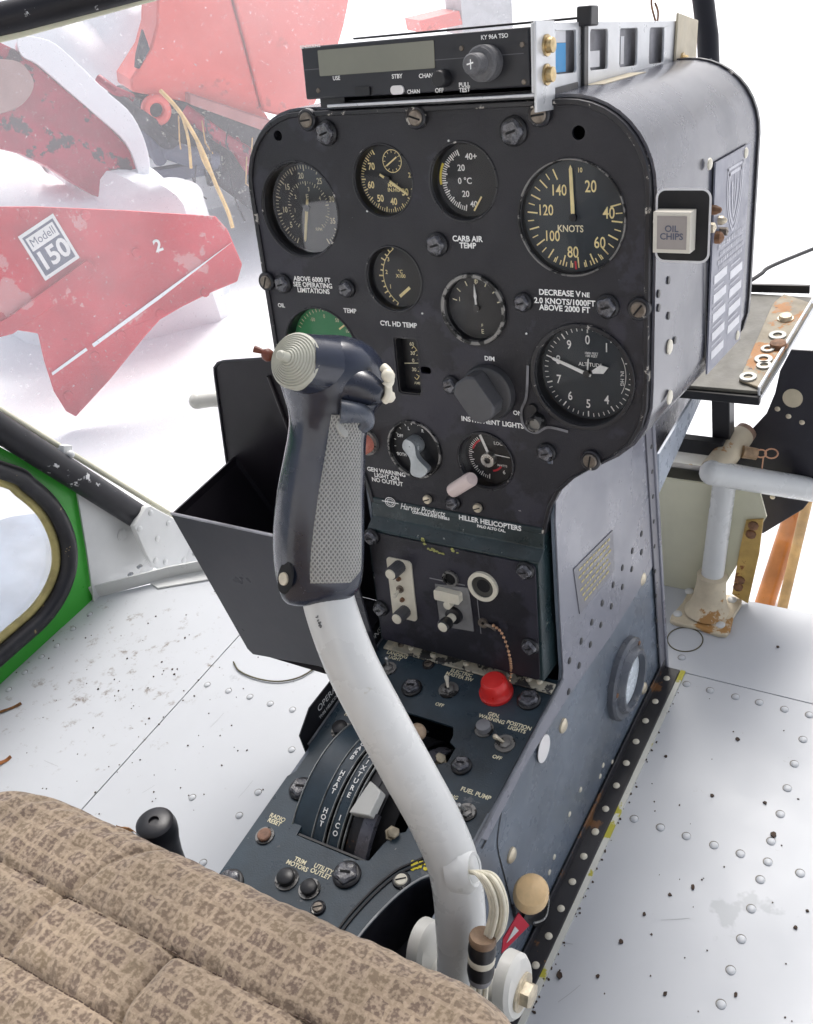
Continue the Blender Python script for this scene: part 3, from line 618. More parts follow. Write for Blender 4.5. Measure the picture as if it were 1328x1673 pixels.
# altimeter
g, fr, r = gauge('alt', .012, (.0005, .0030, .0022, m_bezel), label='altimeter with white numerals 0 to 9 and two white hands')
def dr(d, n, r):
    d.use(m_ink); ticks(d, fr, n, .0362, .0332, 0, 360, 50, .0007, 5, .0315, .0011)
    for i in range(10):
        if i in (2, 3): continue
        num(d, fr, n, str(i), 36 * i, .0258, .0100, .015, .8)
    d.text(fr, 'ALTITUDE', .002, .0065, .0042, n, bold=.015); d.text(fr, '1000 FEET\n100 FEET', .003, .0145, .0026, n, bold=.01)
    d.text(fr, 'IN. HG', .0275, -.002, .0040, n, rot=-pi / 2, bold=.015); arc(d, fr, n, .0305, 62, 118, .0005)
gface(g, fr, r, .012, m_dialb, dr)
needle(g, fr, -.0090, 290, .031, .0028, m_ink, .12); needle(g, fr, -.0100, 70, .0185, .0040, m_ink, 0, 'stub'); needle(g, fr, -.0105, 5, .012, .0012, m_ink, 0); gglass(g, fr, r, -.004)
# square backed mount of the altimeter with its adjusting knob
q = MB(); u0, v0, r0 = dials['alt']
lug = [(u0 - .0445, v0 + .006), (u0 - .0470, v0 - .020), (u0 - .0520, v0 - .033), (u0 - .0500, v0 - .046), (u0 - .040, v0 - .0500), (u0 - .029, v0 - .0440), (u0 - .012, v0 - .0455)]
q.path(PAN, spline(lug, 5), .0022, .0015); q.build('altimeter_mount_edge', con, M('worn mount edge', (.16, .16, .17), .4, var=.5, vs=60))
kx = PAN.px(876, 690, .004); kb = MB(); kb.lathe(PAN, kx[0], kx[1], [(.0068, 0), (.0068, .004), (.0060, .011), (.0042, .0112), (.0040, .009), (1e-5, .009)], 20); kb.build('adjusting_knob', con, m_bezel2)
kx = PAN.px(871, 667); kb = MB(); kb.lathe(PAN, kx[0], kx[1], [(.0045, 0), (.0040, .003), (1e-5, .003)], 14); kb.build('screw', con, m_black)
# ammeter in rectangular window
wn = MB(); wn.prism(PAN, rrect(*amr, .003), -.011, -.001, [rrect(amr[0] + .0012, amr[1] - .0012, amr[2] + .0012, amr[3] - .0012, .0025)])
g = wn.build('gauge', con, m_black, label='narrow upright ammeter in a rectangular window')
cx_ = (amr[0] + amr[1]) / 2; cy_ = (amr[2] + amr[3]) / 2; fr = PAN.sub(cx_, cy_); d = MB(); d.use(m_dial).box(fr, -.0105, .0105, -.024, .024, -.0105, -.010); d.use(m_lum)
arc(d, fr, -.0096, .021, 45, 135, .0006, -.013, 0)
for i in range(9):
    a = RD(90 - (45 + 90 * i / 8)); d.line(fr, (-.013 + .021 * cos(a), .021 * sin(a)), (-.013 + .018 * cos(a), .018 * sin(a)), .0006, -.0096)
d.use(m_inkc)
for st, y in (('60', .0165), ('30', .0085), ('0', .002), ('30', -.006)): d.text(fr, st, .000, y, .0045, -.0096, bold=.015)
d.text(fr, 'AMPS', .003, -.018, .0034, -.0096, bold=.015); d.line(fr, (-.009, -.001), (.006, .0005), .0007, -.0093); d.build('dial_face', g)
q = MB(); q.ring(PAN.sub(cx_, cy_), 0, 0, 0, 0, 0, 0, 3) if 0 else q.path(PAN, rrect(amr[0] - .0006, amr[1] + .0006, amr[2] - .0006, amr[3] + .0006, .003), .0010, .0003, True); q.build('window_edge', g, m_rim)

# ---- post lights, screws, knobs on the face plate
def postlight(x, y, r, parent=con, fr=PAN, name='post_light', lob=5):
    u, v = fr.px(x, y); f = fr.sub(u, v); b = MB(); b.use(m_black).lathe(f, 0, 0, [(r, 0), (r, .0022), (r * .86, .0034), (r * .80, .0034)], 24)
    b.use(m_postl); P = []; k = lob * 6; prof = [(.80, .0030), (.76, .0052), (.60, .0064), (.30, .0060), (.0, .0062)]
    for i in range(k):
        a = 2 * pi * i / k; w_ = 1 + .10 * cos(lob * a)
        for rr, n in prof: P.append(f.p(r * rr * w_ * cos(a), r * rr * w_ * sin(a), n))
    m_ = len(prof); b.add(P, [(i * m_ + j, ((i + 1) % k) * m_ + j, ((i + 1) % k) * m_ + j + 1, i * m_ + j + 1) for i in range(k) for j in range(m_ - 1)])
    b.use(m_dark).line(f, (-r * .35, -r * .1), (r * .35, r * .1), r * .16, .0067)
    return b.build(name, parent)
for x, y, r in ((535, 217, .0098), (840, 214, .0105), (715, 399, .0095), (464, 463, .0085), (568, 471, .0078), (855, 493, .0075), (993, 500, .0090), (738, 628, .0078), (894, 738, .0080), (741, 820, .0072)): postlight(x, y, r)
def slotscrew(x, y, r=.0058, ang=0, fr=PAN, parent=con, mat=m_brass, n=.0022, rim=True, name='screw'):
    u, v = fr.px(x, y, n); f = fr.sub(u, v, n); b = MB()
    if rim: b.use(m_rim).lathe(f, 0, 0, [(r * 1.45, -.003), (r * 1.45, .0012), (r * 1.30, .0022), (r * 1.1, .0018)], 22)
    b.use(mat).lathe(f, 0, 0, [(r, 0), (r, .0022), (r * .85, .003), (1e-5, .0032)], 20); b.use(m_dark).line(f, (-r * .85 * cos(ang), -r * .85 * sin(ang)), (r * .85 * cos(ang), r * .85 * sin(ang)), r * .24, .0034)
    return b.build(name, parent)
m_scr = M('dull bronze screw', (.20, .17, .14), .4, metal=.6, var=.3, vs=200)
for x, y, a in ((502, 196, .1), (680, 192, -.3), (881, 187, .1), (436, 460, 1.2), (1044, 505, .9), (965, 752, 1.4)): slotscrew(x, y, .0058, a, mat=m_scr)
for x, y in ((699, 815), (781, 829)): slotscrew(x, y, .0042, .4, rim=False, mat=m_cad, n=.001)
# white dust screw heads, pins
for x, y in ((690, 512), (860, 545), (733, 230), (600, 345)):
    u, v = PAN.px(x, y); b = MB(); b.lathe(PAN, u, v, [(.0009, 0), (.0007, .0007), (1e-5, .0007)], 8); b.build('pin', con, m_ink)
# rotary dimmer knob
u, v = PAN.px(799, 640); f = PAN.sub(u, v); b = MB(); b.lathe(f, 0, 0, [(.0235, 0), (.0235, .003), (.0225, .006), (.020, .0075), (1e-5, .008)], 40); kn = b.build('dimmer_knob', con, M('grey bakelite', (.050, .050, .054), .4, var=.2, specks=(((.3, .3, .28), 80, .70),)))
f3 = Fr(f.p(0, 0, .008), f.U * cos(-.95) + f.V * sin(-.95), -f.U * sin(-.95) + f.V * cos(-.95)); b = MB(); b.prism(f3, [(-.017, -.0125), (.012, -.0125), (.018, -.006), (.018, .006), (.012, .0125), (-.017, .0125), (-.021, .006), (-.021, -.006)], 0, .017); b.build('pointer_grip', kn, M('grey bakelite grip', (.085, .085, .090), .42, var=.2, specks=(((.3, .3, .28), 80, .70),)), bevel=.002)
# salmon warning lamp beside the grip
u, v = PAN.px(600, 722); f = PAN.sub(u, v); b = MB(); b.use(m_bezel2).lathe(f, 0, 0, [(.0125, 0), (.0120, .003), (.0095, .0035)], 28); b.use(m_pink).lathe(f, 0, 0, [(.0095, .003), (.0090, .010), (.006, .014), (1e-5, .0155)], 28); b.build('warning_lamp', con)
# pinkish white pull knob
a = PAN.at(742, 800, .004); b_ = PAN.at(766, 785, .010); ax = (b_ - a); b = MB(); f = axf(a - ax.normalized() * .003, ax); L_ = ax.length + .008
b.lathe(f, 0, 0, [(.004, -.0005), (.0062, .0005), (.0065, .003), (.0065, L_ - .002), (.0055, L_), (1e-5, L_ + .0005)], 20); b.build('pull_knob', con, m_pinkw)
# lettering on the plate
tx = MB(); tx.use(m_ink)
LPAR, LMAT = con, m_ink
def lab(st, x, y, size, fr=PAN, rot=0, n=.0004, mb=None, bold=.03, sx=1.0, shear=0):
    u, v = fr.px(x, y); q = MB(); q.text(fr, st, u, v, size, n, rot, bold, sx, shear=shear); return q.build('lettering', LPAR, LMAT)
lab('CARB AIR\nTEMP', 764, 396, .0060)
lab('ABOVE 6000 FT\nSEE OPERATING\nLIMITATIONS', 511, 466, .0058); lab('OIL', 460, 499, .0050); lab('TEMP', 572, 508, .0055); lab('CYL HD TEMP', 651, 530, .0058); lab('DIM', 800, 586, .0052)
lab('INSTRUMENT LIGHTS', 804, 690, .0060); lab('ON', 846, 675, .0052)
lab('DECREASE V', 914, 479, .0060); lab('NE', 957, 482, .0048); lab('2.0 KNOTS/1000FT\nABOVE 2000 FT', 922, 499, .0060)
lab('GEN WARNING\nLIGHT ON\nNO OUTPUT', 632, 779, .0058)

# ---- lower radio control box under the panel
bw_ = .0865
sec = [(-.004, -.016, .0), (.002, -.016, .0)]
lb = MB()
prof = [(.0010, .0035), (-.0185, .0060), (-.0275, .0145), (-.0275, .0145)]        # (v, n) down the front
def extr_u(mb, pr, u0, u1):
    k = len(pr); P = [PAN.p(u0, v, n) for v, n in pr] + [PAN.p(u1, v, n) for v, n in pr]
    return mb.add(P, [(i, k + i, k + i + 1, i + 1)[::-1] for i in range(k - 1)])
# closed solid: slanting header strip, ledge, body
body = [(.0008, -.020), (.0008, .0015), (-.0180, .0030), (-.0255, .0140), (-.1480, .0140), (-.1480, -.020)]
f = Fr((-.0875, 0, .385), PAN.V, PAN.N)                                             # u=v_pan, v=n_pan, normal=+X
lb.prism(f, body, 0, .175); bo = lb.build('control_box', con, m_teal, bevel=.0012)
fpl = MB(); fpl.prism(BOX, rrect(-.0845, .0845, -.1465, -.0275, .004), .0002, .0020); fpl.build('control_face', con, m_panel, bevel=.0005)
BX = BOX.sub(0, 0, .002)
HD = Fr(PAN.p(0, .0008, .0015), (1, 0, 0), (PAN.V * .0188 - PAN.N * .0015))
tx = MB(); tx.use(m_ink); lab('HILLER HELICOPTERS', 800, 854, .0064, fr=HD, n=.0007); lab('PALO ALTO CAL.', 803, 863, .0036, fr=HD, n=.0007, bold=.04)
lab('Harvey Products', 690, 833, .0086, fr=HD, n=.0007, shear=.35, sx=.8, bold=.01); lab('CONTROLS AND PANELS', 704, 842, .0034, fr=HD, n=.0007, bold=.05)
u, v = HD.px(638, 820); 
for r_ in (.0045, .003): tx.path(HD, [(u + r_ * 1.2 * cos(a * pi / 10), v + r_ * sin(a * pi / 10)) for a in range(20)], .0007, .0007, True)
tx.line(HD, (u - .009, v), (u + .009, v), .0009, .0007); tx.text(HD, 'H', u, v, .0045, .0008)
tx.build('maker_emblem', con)
for x, y in ((608, 876), (859, 931), (623, 993), (867, 1055)): postlight(x, y, .0082, fr=BX, name='thumb_screw', lob=4)
wp = [BX.px(x, y) for x, y in ((630, 903), (668, 911), (684, 1020), (648, 1011))]
cu = sum(p[0] for p in wp) / 4; cv = sum(p[1] for p in wp) / 4
b = MB(); b.prism(BX, rrect(cu - .0135, cu + .0135, cv - .0325, cv + .0325, .004), 0, .0016); wpl = b.build('switch_plate', con, m_ivory, bevel=.0004, label='ivory plate with two ribbed knobs and a toggle')
def knob(fr, x, y, r, h, parent, cap=m_ivory, body=None, n=0, name='knob'):
    u, v = fr.px(x, y, n); f = fr.sub(u, v, n); b = MB(); b.use(body or m_postk); k = 36; P = []
    for i in range(k):
        a = 2 * pi * i / k; q = r * (1 + .05 * (i % 2))
        for rr, nn in ((1, 0), (1, h * .9), (.9, h)): P.append(f.p(q * rr * cos(a), q * rr * sin(a), nn))
    b.add(P, [(i * 3 + j, ((i + 1) % k) * 3 + j, ((i + 1) % k) * 3 + j + 1, i * 3 + j + 1) for i in range(k) for j in range(2)]); b.add([f.p(.9 * r * cos(2 * pi * i / k), .9 * r * sin(2 * pi * i / k), h) for i in range(k)], [tuple(range(k))])
    b.use(cap).lathe(f, 0, 0, [(r * .82, h), (r * .80, h + .0012), (1e-5, h + .0013)], 20); return b.build(name, parent)
m_postk = M('grey black knob', (.07, .07, .075), .45, var=.2)
knob(BX, 653, 925, .0062, .016, wpl, n=.0016); knob(BX, 662, 998, .0060, .015, wpl, n=.0016)
def toggle(fr, x, y, parent, r=.0065, tip=(0, .006), L=.012, n=0.0, ringm=m_bezel2, tipm=m_steel):
    u, v = fr.px(x, y, n); f = fr.sub(u, v, n); b = MB(); b.ring(f, 0, 0, r * .55, r, 0, .0016, 24); b.lathe(f, 0, 0, [(r * .7, 0), (r * .62, .0035), (r * .4, .004), (1e-5, .004)], 6); t = b.build('toggle_switch', parent, ringm)
    e = f.p(tip[0], tip[1], L); b = MB(); b.tube([f.p(0, 0, .002), f.p(0, 0, .002).lerp(e, .6), e], [.0012, .0016, .0024], 10); b.ball(e, .0024, 10); b.build('lever', t, tipm); return t
toggle(BX, 654, 962, wpl, .0038, (-.001, -.003), .009, .0016, m_scr, m_ivory)
for x, y in ((652, 945), (658, 979)): slotscrew(x, y, .0022, .5, fr=BX, parent=wpl, mat=m_rust, n=.0016, rim=False)
# grey lock plate
gp = [BX.px(x, y) for x, y in ((711, 953), (766, 960), (775, 1031), (720, 1022))]
b = MB(); b.prism(BX, gp, 0, .0012); lk = b.build('lock_plate', con, M('dull grey plate', (.20, .20, .20), .45, var=.15, vs=60), bevel=.0004)
u, v = BX.px(736, 969); b = MB(); b.prism(BX.sub(u, v, .0012), rrect(-.013, .013, -.0052, .0052, .002), 0, .007); b.lathe(BX.sub(u, v, 0), 0, -.009, [(.004, .001), (.004, .008), (1e-5, .0085)], 16); b.build('latch_block', lk, m_ivory, bevel=.0008)
u, v = BX.px(744, 1003); f = BX.sub(u, v, .001); b = MB(); b.use(m_black).lathe(f, 0, 0, [(.0085, 0), (.0080, .004), (.005, .005)], 20).use(m_ivory).lathe(f, 0, 0, [(.0042, .004), (.0042, .013), (.001, .013)], 18).use(m_black).lathe(f, 0, 0, [(.0055, .013), (.0062, .015), (.0062, .022), (.005, .023)], 20).use(m_ivory).lathe(f, 0, 0, [(.0048, .023), (1e-5, .0235)], 16); b.build('lock_knob', lk)
def jack(x, y, r, parent, mat):
    u, v = BX.px(x, y); f = BX.sub(u, v); b = MB(); b.use(mat).ring(f, 0, 0, r * .74, r, 0, .003, 36); b.use(M('socket bore', (.10, .10, .09), .4, metal=.5, var=.3)).lathe(f, 0, 0, [(r * .76, .0026), (r * .70, .0006), (r * .35, .0003)], 30); b.use(m_dark).lathe(f, 0, 0, [(r * .45, .0005), (1e-5, .0006)], 20)
    return b.build('jack_socket', parent)
jack(790, 957, .0145, con, m_ivory)
u, v = BX.px(737, 944); f = BX.sub(u, v); b = MB(); b.use(m_bezel2).ring(f, 0, 0, .0058, .0078, 0, .003, 30); b.use(m_dark).lathe(f, 0, 0, [(.006, .0004), (1e-5, .0005)], 20); b.build('jack_socket', con)
b = MB(); b.line(BX, BX.px(702, 944), BX.px(760, 956), .0012, .0004); b.line(BX, BX.px(778, 962), BX.px(786, 1035), .0008, .0004); b.build('engraved_line', con, m_grey)
b = MB(); random.seed(5)
for x0, y0, x1, y1_, n_ in ((688, 876, 697, 895, 8), (694, 893, 726, 905, 16), (738, 898, 750, 907, 5)):
    for i in range(n_):
        t = random.random(); u, v = BX.px(x0 + (x1 - x0) * t, y0 + (y1_ - y0) * t + random.uniform(-2, 2)); s_ = random.uniform(.0007, .0017); b.prism(BX, [(u + s_ * random.uniform(.6, 1.6) * cos(a), v + s_ * .7 * random.uniform(.6, 1.4) * sin(a)) for a in [k * pi / 3.5 for k in range(7)]], .0002, .0005)
b.build('paint_scratches', con, M('yellow paint remnants', (.42, .42, .14), .6))
# bead chain and its anchor
u, v = BX.px(790, 1017); b = MB(); b.ring(BX.sub(u, v), 0, 0, .0018, .0048, 0, .002, 18); b.tube([BX.p(u + .003, v, .002), BX.at(803, 1024, .004), BX.at(810, 1029, .004)], .0016, 8); b.build('chain_anchor', con, m_scr)
cpts = spline([BX.at(806, 1022, .004), BX.at(818, 1032, .007), BX.at(827, 1052, .008), BX.at(833, 1076, .010), SWF.at(835, 1098, .016), SWF.at(832, 1112, .012)], 12)
b = MB(); acc = 0; last = cpts[0]; b.ball(last, .0017, 8)
for i in range(1, len(cpts)):
    acc += (cpts[i] - cpts[i - 1]).length
    if acc > .0034: b.ball(cpts[i], .0015, 8); acc = 0
b.tube(cpts, .0004, 5); b.build('bead_chain', con, m_chainm)

# ---- switch panel
oc = [(-.0953, -.040), (-.0953, -.168), (-.0905, -.176), (-.0905, -.196), (-.0953, -.204), (-.0953, -.40), (.045, -.40), (.0445, -.345), (.0455, -.315), (.050, -.290), (.058, -.265), (.068, -.247), (.081, -.236), (.0935, -.232), (.0935, -.0245), (-.0953, -.0245)]
qh = spline([(-.052, -.251), (-.056, -.2), (-.062, -.14), (-.063, -.112)], 4) + [(-.040, -.104), (-.012, -.1035), (.024, -.104), (.028, -.112), (.0285, -.120), (.0365, -.124), (.0365, -.140), (.0285, -.145), (.0285, -.190), (.0285, -.196), (.0355, -.200), (.0355, -.214), (.027, -.219), (.023, -.232), (.020, -.248), (.010, -.2515)]
b = MB(); b.prism(SWF, oc, -.003, 0, [qh[::-1]]); b.build('switch_panel', con, m_switch, bevel=.0005)
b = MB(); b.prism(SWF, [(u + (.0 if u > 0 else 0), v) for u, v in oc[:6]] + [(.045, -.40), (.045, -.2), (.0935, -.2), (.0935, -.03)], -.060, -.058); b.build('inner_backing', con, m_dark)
# rim lines along the cut-out and recess wall
cut = spline([(.0445, -.40), (.0445, -.345), (.0455, -.315), (.050, -.290), (.058, -.265), (.068, -.247), (.081, -.236), (.0935, -.232)], 4)
b = MB(); b.prism(SWF, cut + [(.0935, -.40)], -.062, -.060); P = [SWF.p(u, v, .001) for u, v in cut] + [SWF.p(u, v, -.20) for u, v in cut]; k = len(cut); b.add(P, [(i, i + 1, k + i + 1, k + i) for i in range(k - 1)]); b.build('recess_wall', con, M('recess wall paint', (.022, .022, .030), .4, var=.4, vs=30, specks=(((.35, .35, .35), 130, .70),)))
b = MB(); b.tube([SWF.p(u, v, .0008) for u, v in cut], .0010, 6); b.build('recess_edge', con, M('pale worn edge', (.35, .36, .36), .5, var=.3, vs=60))
for off in (-.014, -.0175):
    b = MB(); b.tube([SWF.p(u + off * (1 if v < -.25 else .55), v + (.010 if v > -.25 else .004) * (1 if off > -.016 else 1.4), .0006) for u, v in cut], .0012, 6); b.build('recess_edge', con, m_black)
b = MB(); b.tube([(.096, -.022, .2292), (.096, -.235, .2166)], .0018, 8); b.build('panel_edge_trim', con, M('edge trim grey', (.13, .14, .16), .35, var=.3, vs=60)); b = MB(); b.tube([(-.0955, -.024, .2295), (-.0955, -.168, .2205)], .0012, 6); b.build('panel_edge_trim', con, M('edge trim', (.13, .14, .16), .35, var=.3, vs=60))
# hinge strip below the control box
b = MB(); b.box(SWF, -.0870, .0935, -.0425, -.0310, .0005, .0030); hs = b.build('hinge_strip', con, M('grimy worn strip', (.48, .45, .36), .55, var=.3, vs=30, specks=(((.05, .05, .05), 38, .53), ((.6, .55, .42), 60, .62))), bevel=.0006)
for x, y in ((655, 1054), (672, 1059), (708, 1071), (762, 1085), (832, 1103), (864, 1110), (882, 1114)): slotscrew(x, y, .0030, random.random() * 3, fr=SWF, parent=hs, mat=m_scr if x % 2 else m_ivory, n=.003, rim=False)
for x, y, r_ in ((673, 1125, .0100), (864, 1145, .0110), (754, 1252, .0092)): postlight(x, y, r_, fr=SWF)
for x, y, r_ in ((493, 1290, .0115), (567, 1430, .0120), (376, 1443, .0120)):
    o = postlight(x, y, r_, fr=SWF, name='fuse_cap')
for x, y, r_ in ((700, 1086, .0042), (520, 1484, .0044), (656, 1439, .0052)): slotscrew(x, y, r_, .6, fr=SWF, mat=m_scr if x != 656 else m_ivory, n=.0, rim=True)
def button(x, y, r, h, mat, fr=SWF):
    u, v = fr.px(x, y); f = fr.sub(u, v); b = MB(); b.use(m_bezel2).ring(f, 0, 0, r, r * 1.35, 0, .0015, 24); b.use(mat).lathe(f, 0, 0, [(r, 0), (r, h), (r * .85, h + .0008), (1e-5, h + .001)], 22); return b.build('push_button', con)
button(558, 1195, .0072, .008, m_black); button(791, 1192, .0065, .007, m_grey); button(433, 1366, .0062, .003, M('rusty button', (.26, .14, .09), .6, var=.3, vs=150)); button(469, 1437, .0075, .006, m_black); button(506, 1453, .0068, .005, m_black)
toggle(SWF, 733, 1128, con, .0095, (-.003, .006), .011, tipm=m_ivory); toggle(SWF, 635, 1093, con, .0078, (-.002, .004), .010); toggle(SWF, 825, 1216, con, .0092, (-.006, -.003), .012, tipm=m_cad); toggle(SWF, 762, 1328, con, .0085, (-.004, -.002), .012)
u, v = SWF.px(811, 1132); f = SWF.sub(u, v); b = MB(); b.lathe(f, 0, 0, [(.0158, 0), (.0158, .003), (.0142, .0045), (.0130, .009), (.0118, .0165), (.0098, .0185), (1e-5, .0190)], 40); b.build('red_cap', con, m_red)
LMAT = m_inkc
for st, x, y, s_ in (('LANDING\nLIGHT', 647, 1073, .0056), ('ELECTRIC\nMASTER SW', 752, 1103, .0056), ('OFF', 718, 1152, .0052), ('GEN.\nWARNING', 805, 1172, .0056), ('POSITION\nLIGHTS', 846, 1189, .0056), ('OFF', 812, 1238, .0052), ('FUEL PUMP', 777, 1297, .0060), ('RADIO\nRESET', 451, 1340, .0056), ('TRIM\nMOTORS', 488, 1411, .0056), ('UTILITY\nOUTLET', 526, 1424, .0056), ('BELL\nFAN', 572, 1166, .0052), ('ENG', 740, 1302, .0050)):
    lab(st, x, y, s_, fr=SWF, bold=.025, sx=.95)
b = MB(); random.seed(11)
for i in range(26):
    u, v = SWF.px(685 + random.uniform(-12, 10), 1414 + random.uniform(-6, 6)); s_ = random.uniform(.001, .0022); b.prism(SWF, [(u + s_ * cos(a), v + s_ * .8 * sin(a)) for a in [k * pi / 3 for k in range(6)]], .0002, .0006 + .0001 * (i % 5))
b.build('paint_mark', con, M('yellow paint mark', (.75, .62, .04), .6))
# tab with hole at the notch
b = MB(); u, v = SWF.px(504, 1258); b.prism(SWF, rrect(u - .006, u + .010, v - .009, v + .010, .003), -.006, -.004, [circ(u, v, .0022, 12)]); b.build('mounting_tab', con, m_ivory)
# black placard standing on the left edge
LW = Fr((-.0975, 0, 0), (0, 1, 0), (0, 0, 1)); b = MB(); b.use(m_black).prism(LW, [(-.172, .202), (-.172, .236), (-.150, .250), (-.028, .250), (-.018, .243), (-.018, .212)], -.0012, 0)
b.use(m_ink).text(LW, 'OPERATING LIMITATIONS', -.084, .2385, .0098, .0004, bold=.0); b.text(LW, 'THIS HELICOPTER MUST BE OPERATED IN', -.096, .2290, .0050, .0004); b.build('operating_placard', con, label='black placard with white operating lettering along the left edge')
# ---- engine quadrant: curved slotted cover with levers
qf = Fr((0, -.178, .1465), (0, 1, 0), (0, 0, 1)); R_ = .094
def sector(mb, x0, x1, r, a0, a1, th=.002, k=28):
    P = []
    for i in range(k + 1):
        a = a0 + (a1 - a0) * i / k
        for x, rr in ((x0, r), (x1, r), (x1, r - th), (x0, r - th)): P.append(V3((x, qf.O.y - rr * cos(a), qf.O.z + rr * sin(a))))
    F = [(i * 4 + m, i * 4 + (m + 1) % 4, (i + 1) * 4 + (m + 1) % 4, (i + 1) * 4 + m)[::-1] for i in range(k) for m in range(4)] + [(0, 1, 2, 3), (4 * k + 3, 4 * k + 2, 4 * k + 1, 4 * k)]
    return mb.add(P, F)
A0, A1 = RD(37), RD(146); cols = [(-.0615, -.0405, m_switch), (-.0395, -.0285, m_switch), (-.0235, -.0135, m_switch), (-.0085, .0015, m_strip), (.0020, .0130, m_black)]
for x0, x1, mt in cols:
    q = MB(); sector(q, x0, x1, R_ - (.004 if x0 > -.01 else 0), A0, A1); q.build('quadrant_cover', con, mt, bevel=.0004)
for x0, x1 in ((-.0285, -.0278), (-.0243, -.0236), (-.0135, -.0128), (-.0093, -.0086), (-.0405, -.0399), (-.0622, -.0615)):
    q = MB(); sector(q, x0, x1, R_ + .0012, A0, A1, .0022); q.build('quadrant_edge', con, M('worn bright edge', (.30, .31, .30), .4, metal=.3, var=.5, vs=60))
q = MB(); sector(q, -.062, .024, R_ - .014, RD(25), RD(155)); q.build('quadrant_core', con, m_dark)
q = MB(); q.box(Fr((0, -.2495, .2145), (1, 0, 0), (0, 0, 1)), -.052, .021, -.035, -.001, -.002, 0); q.build('quadrant_end', con, m_black)
tx = MB(); tx.use(m_ink)
def qtext(st, x, a0, a1, size):
    n_ = len(st)
    for i, ch in enumerate(st):
        if ch == ' ': continue
        a = a0 + (a1 - a0) * (i / max(1, n_ - 1)); O = V3((x, qf.O.y - (R_ + .0004) * cos(a), qf.O.z + (R_ + .0004) * sin(a))); f = Fr(O, (1, 0, 0), (0, sin(a), cos(a))); tx.text(f, ch, 0, 0, size, .0003, bold=.03)
qtext('CARB  HEAT  HOT', -.034, RD(100), RD(52), .0062); qtext('MIXTURE  ICO', -.0185, RD(94), RD(50), .0062); tx.build('lettering', con)
def lever(x, a, L, mat, w_=.004, name='quadrant_lever'):
    c = V3((x, qf.O.y, qf.O.z)); d_ = V3((0, -cos(a), sin(a))); q = MB(); f = Fr(c, d_, (1, 0, 0)); q.box(f, R_ - .02, R_ + L, -w_, w_, -.0012, .0012); return q.build(name, con, mat, bevel=.0005)
# throttle lever: ivory tapered handle and bolts
c = V3((.004, qf.O.y, qf.O.z)); a = RD(68); d_ = V3((0, -cos(a), sin(a))); q = MB(); f = Fr(c, (1, 0, 0), V3((0, 0, 1)).cross(V3((1, 0, 0))) if 0 else V3((0, sin(a), cos(a))))
q.prism(f, [(-.011, -.011), (.008, -.008), (.009, .014), (-.004, .019)], R_ - .002, R_ + .010); q.build('mixture_lever', con, M('bare aluminium lever', (.62, .62, .58), .4, var=.1), bevel=.001)
q = MB(); sector(q, .0035, .0150, R_ + .001, RD(38), RD(66), .006); q.build('friction_band', con, m_strutd)
for x, a, r_ in ((.0275, RD(60), .0058), (.0285, RD(118), .0054)):
    d_ = V3((0, -cos(a), sin(a))); O = V3((x, qf.O.y, qf.O.z)) + d_ * (R_ - .010); q = MB(); f = axf(O, V3((.5, -.2, .85))); q.lathe(f, 0, 0, [(r_ * 1.15, -.004), (r_ * 1.15, -.001), (r_ * .85, -.001), (r_ * .85, .004), (r_ * .7, .0046), (1e-5, .0046)], 6); q.build('lever_bolt', con, M('greasy cad bolt', (.36, .31, .22), .4, metal=.4, var=.4, vs=120))
q = MB(); sector(q, .0150, .0280, R_ - .008, RD(95), RD(140), .002); q.build('quadrant_arm', con, m_strutd)
q = MB(); q.ball(SWF.at(682, 1196, .014), .0080, 16); q.build('lever_knob', con, M('peach knob', (.45, .33, .22), .5, var=.2, vs=80))

# ---- hood flank: lamp, data plate, rivets
BRF = Fr(HSD.at(1072, 372), (1, 0, 0), PAN.V)      # faces aft like the panel
b = MB(); b.prism(BRF, rrect(.0, .0365, -.0225, .0255, .006), -.0020, 0); brk = b.build('lamp_bracket', con, m_blackmat, bevel=.0004)
b = MB(); b.path(BRF, rrect(.0002, .0365, -.0225, .0255, .006), .0016, .0004, True); b.build('bracket_edge', brk, m_plblock)
b = MB(); b.use(m_oil).box(BRF, .0020, .0275, -.0140, .0130, .001, .0125); b.use(M('lamp legend face', (.34, .31, .29), .4)).box(BRF, .0048, .0250, -.0115, .0105, .0125, .0129)
b.use(m_stick2).text(BRF, 'OIL\nCHIPS', .0149, -.0005, .0060, .0132, bold=.02); b.build('warning_lamp', con, bevel=.0008, label='ivory square oil chips warning lamp on the right flank of the hood')
for k_, (x, y, r_) in enumerate(((1161, 343, .004), (1170, 360, .0038), (1165, 388, .0052), (1152, 372, .0042), (1172, 378, .0035))):
    u, v = HSD.px(x, y); q = MB(); q.lathe(HSD, u, v, [(r_, 0), (r_ * .95, .004 + k_ * .001), (r_ * .5, .008), (1e-5, .009)], 8); q.build('screw', con, (m_rust, m_cad, m_rust, m_cad, m_scr)[k_])
dp = [HSD.px(x, y) for x, y in ((1161, 262), (1221, 241), (1206, 561), (1156, 597))]
pu0 = (dp[0][0] + dp[3][0]) / 2; pu1 = (dp[1][0] + dp[2][0]) / 2; pv1 = (dp[0][1] + dp[1][1]) / 2; pv0 = (dp[2][1] + dp[3][1]) / 2
DPF = HSD.sub(pu0, pv0, .0005); W_, H_ = pu1 - pu0, pv1 - pv0
b = MB(); b.use(m_plate).box(DPF, 0, W_, 0, H_, 0, .0015); b.use(m_plink)
cxm = W_ * .56
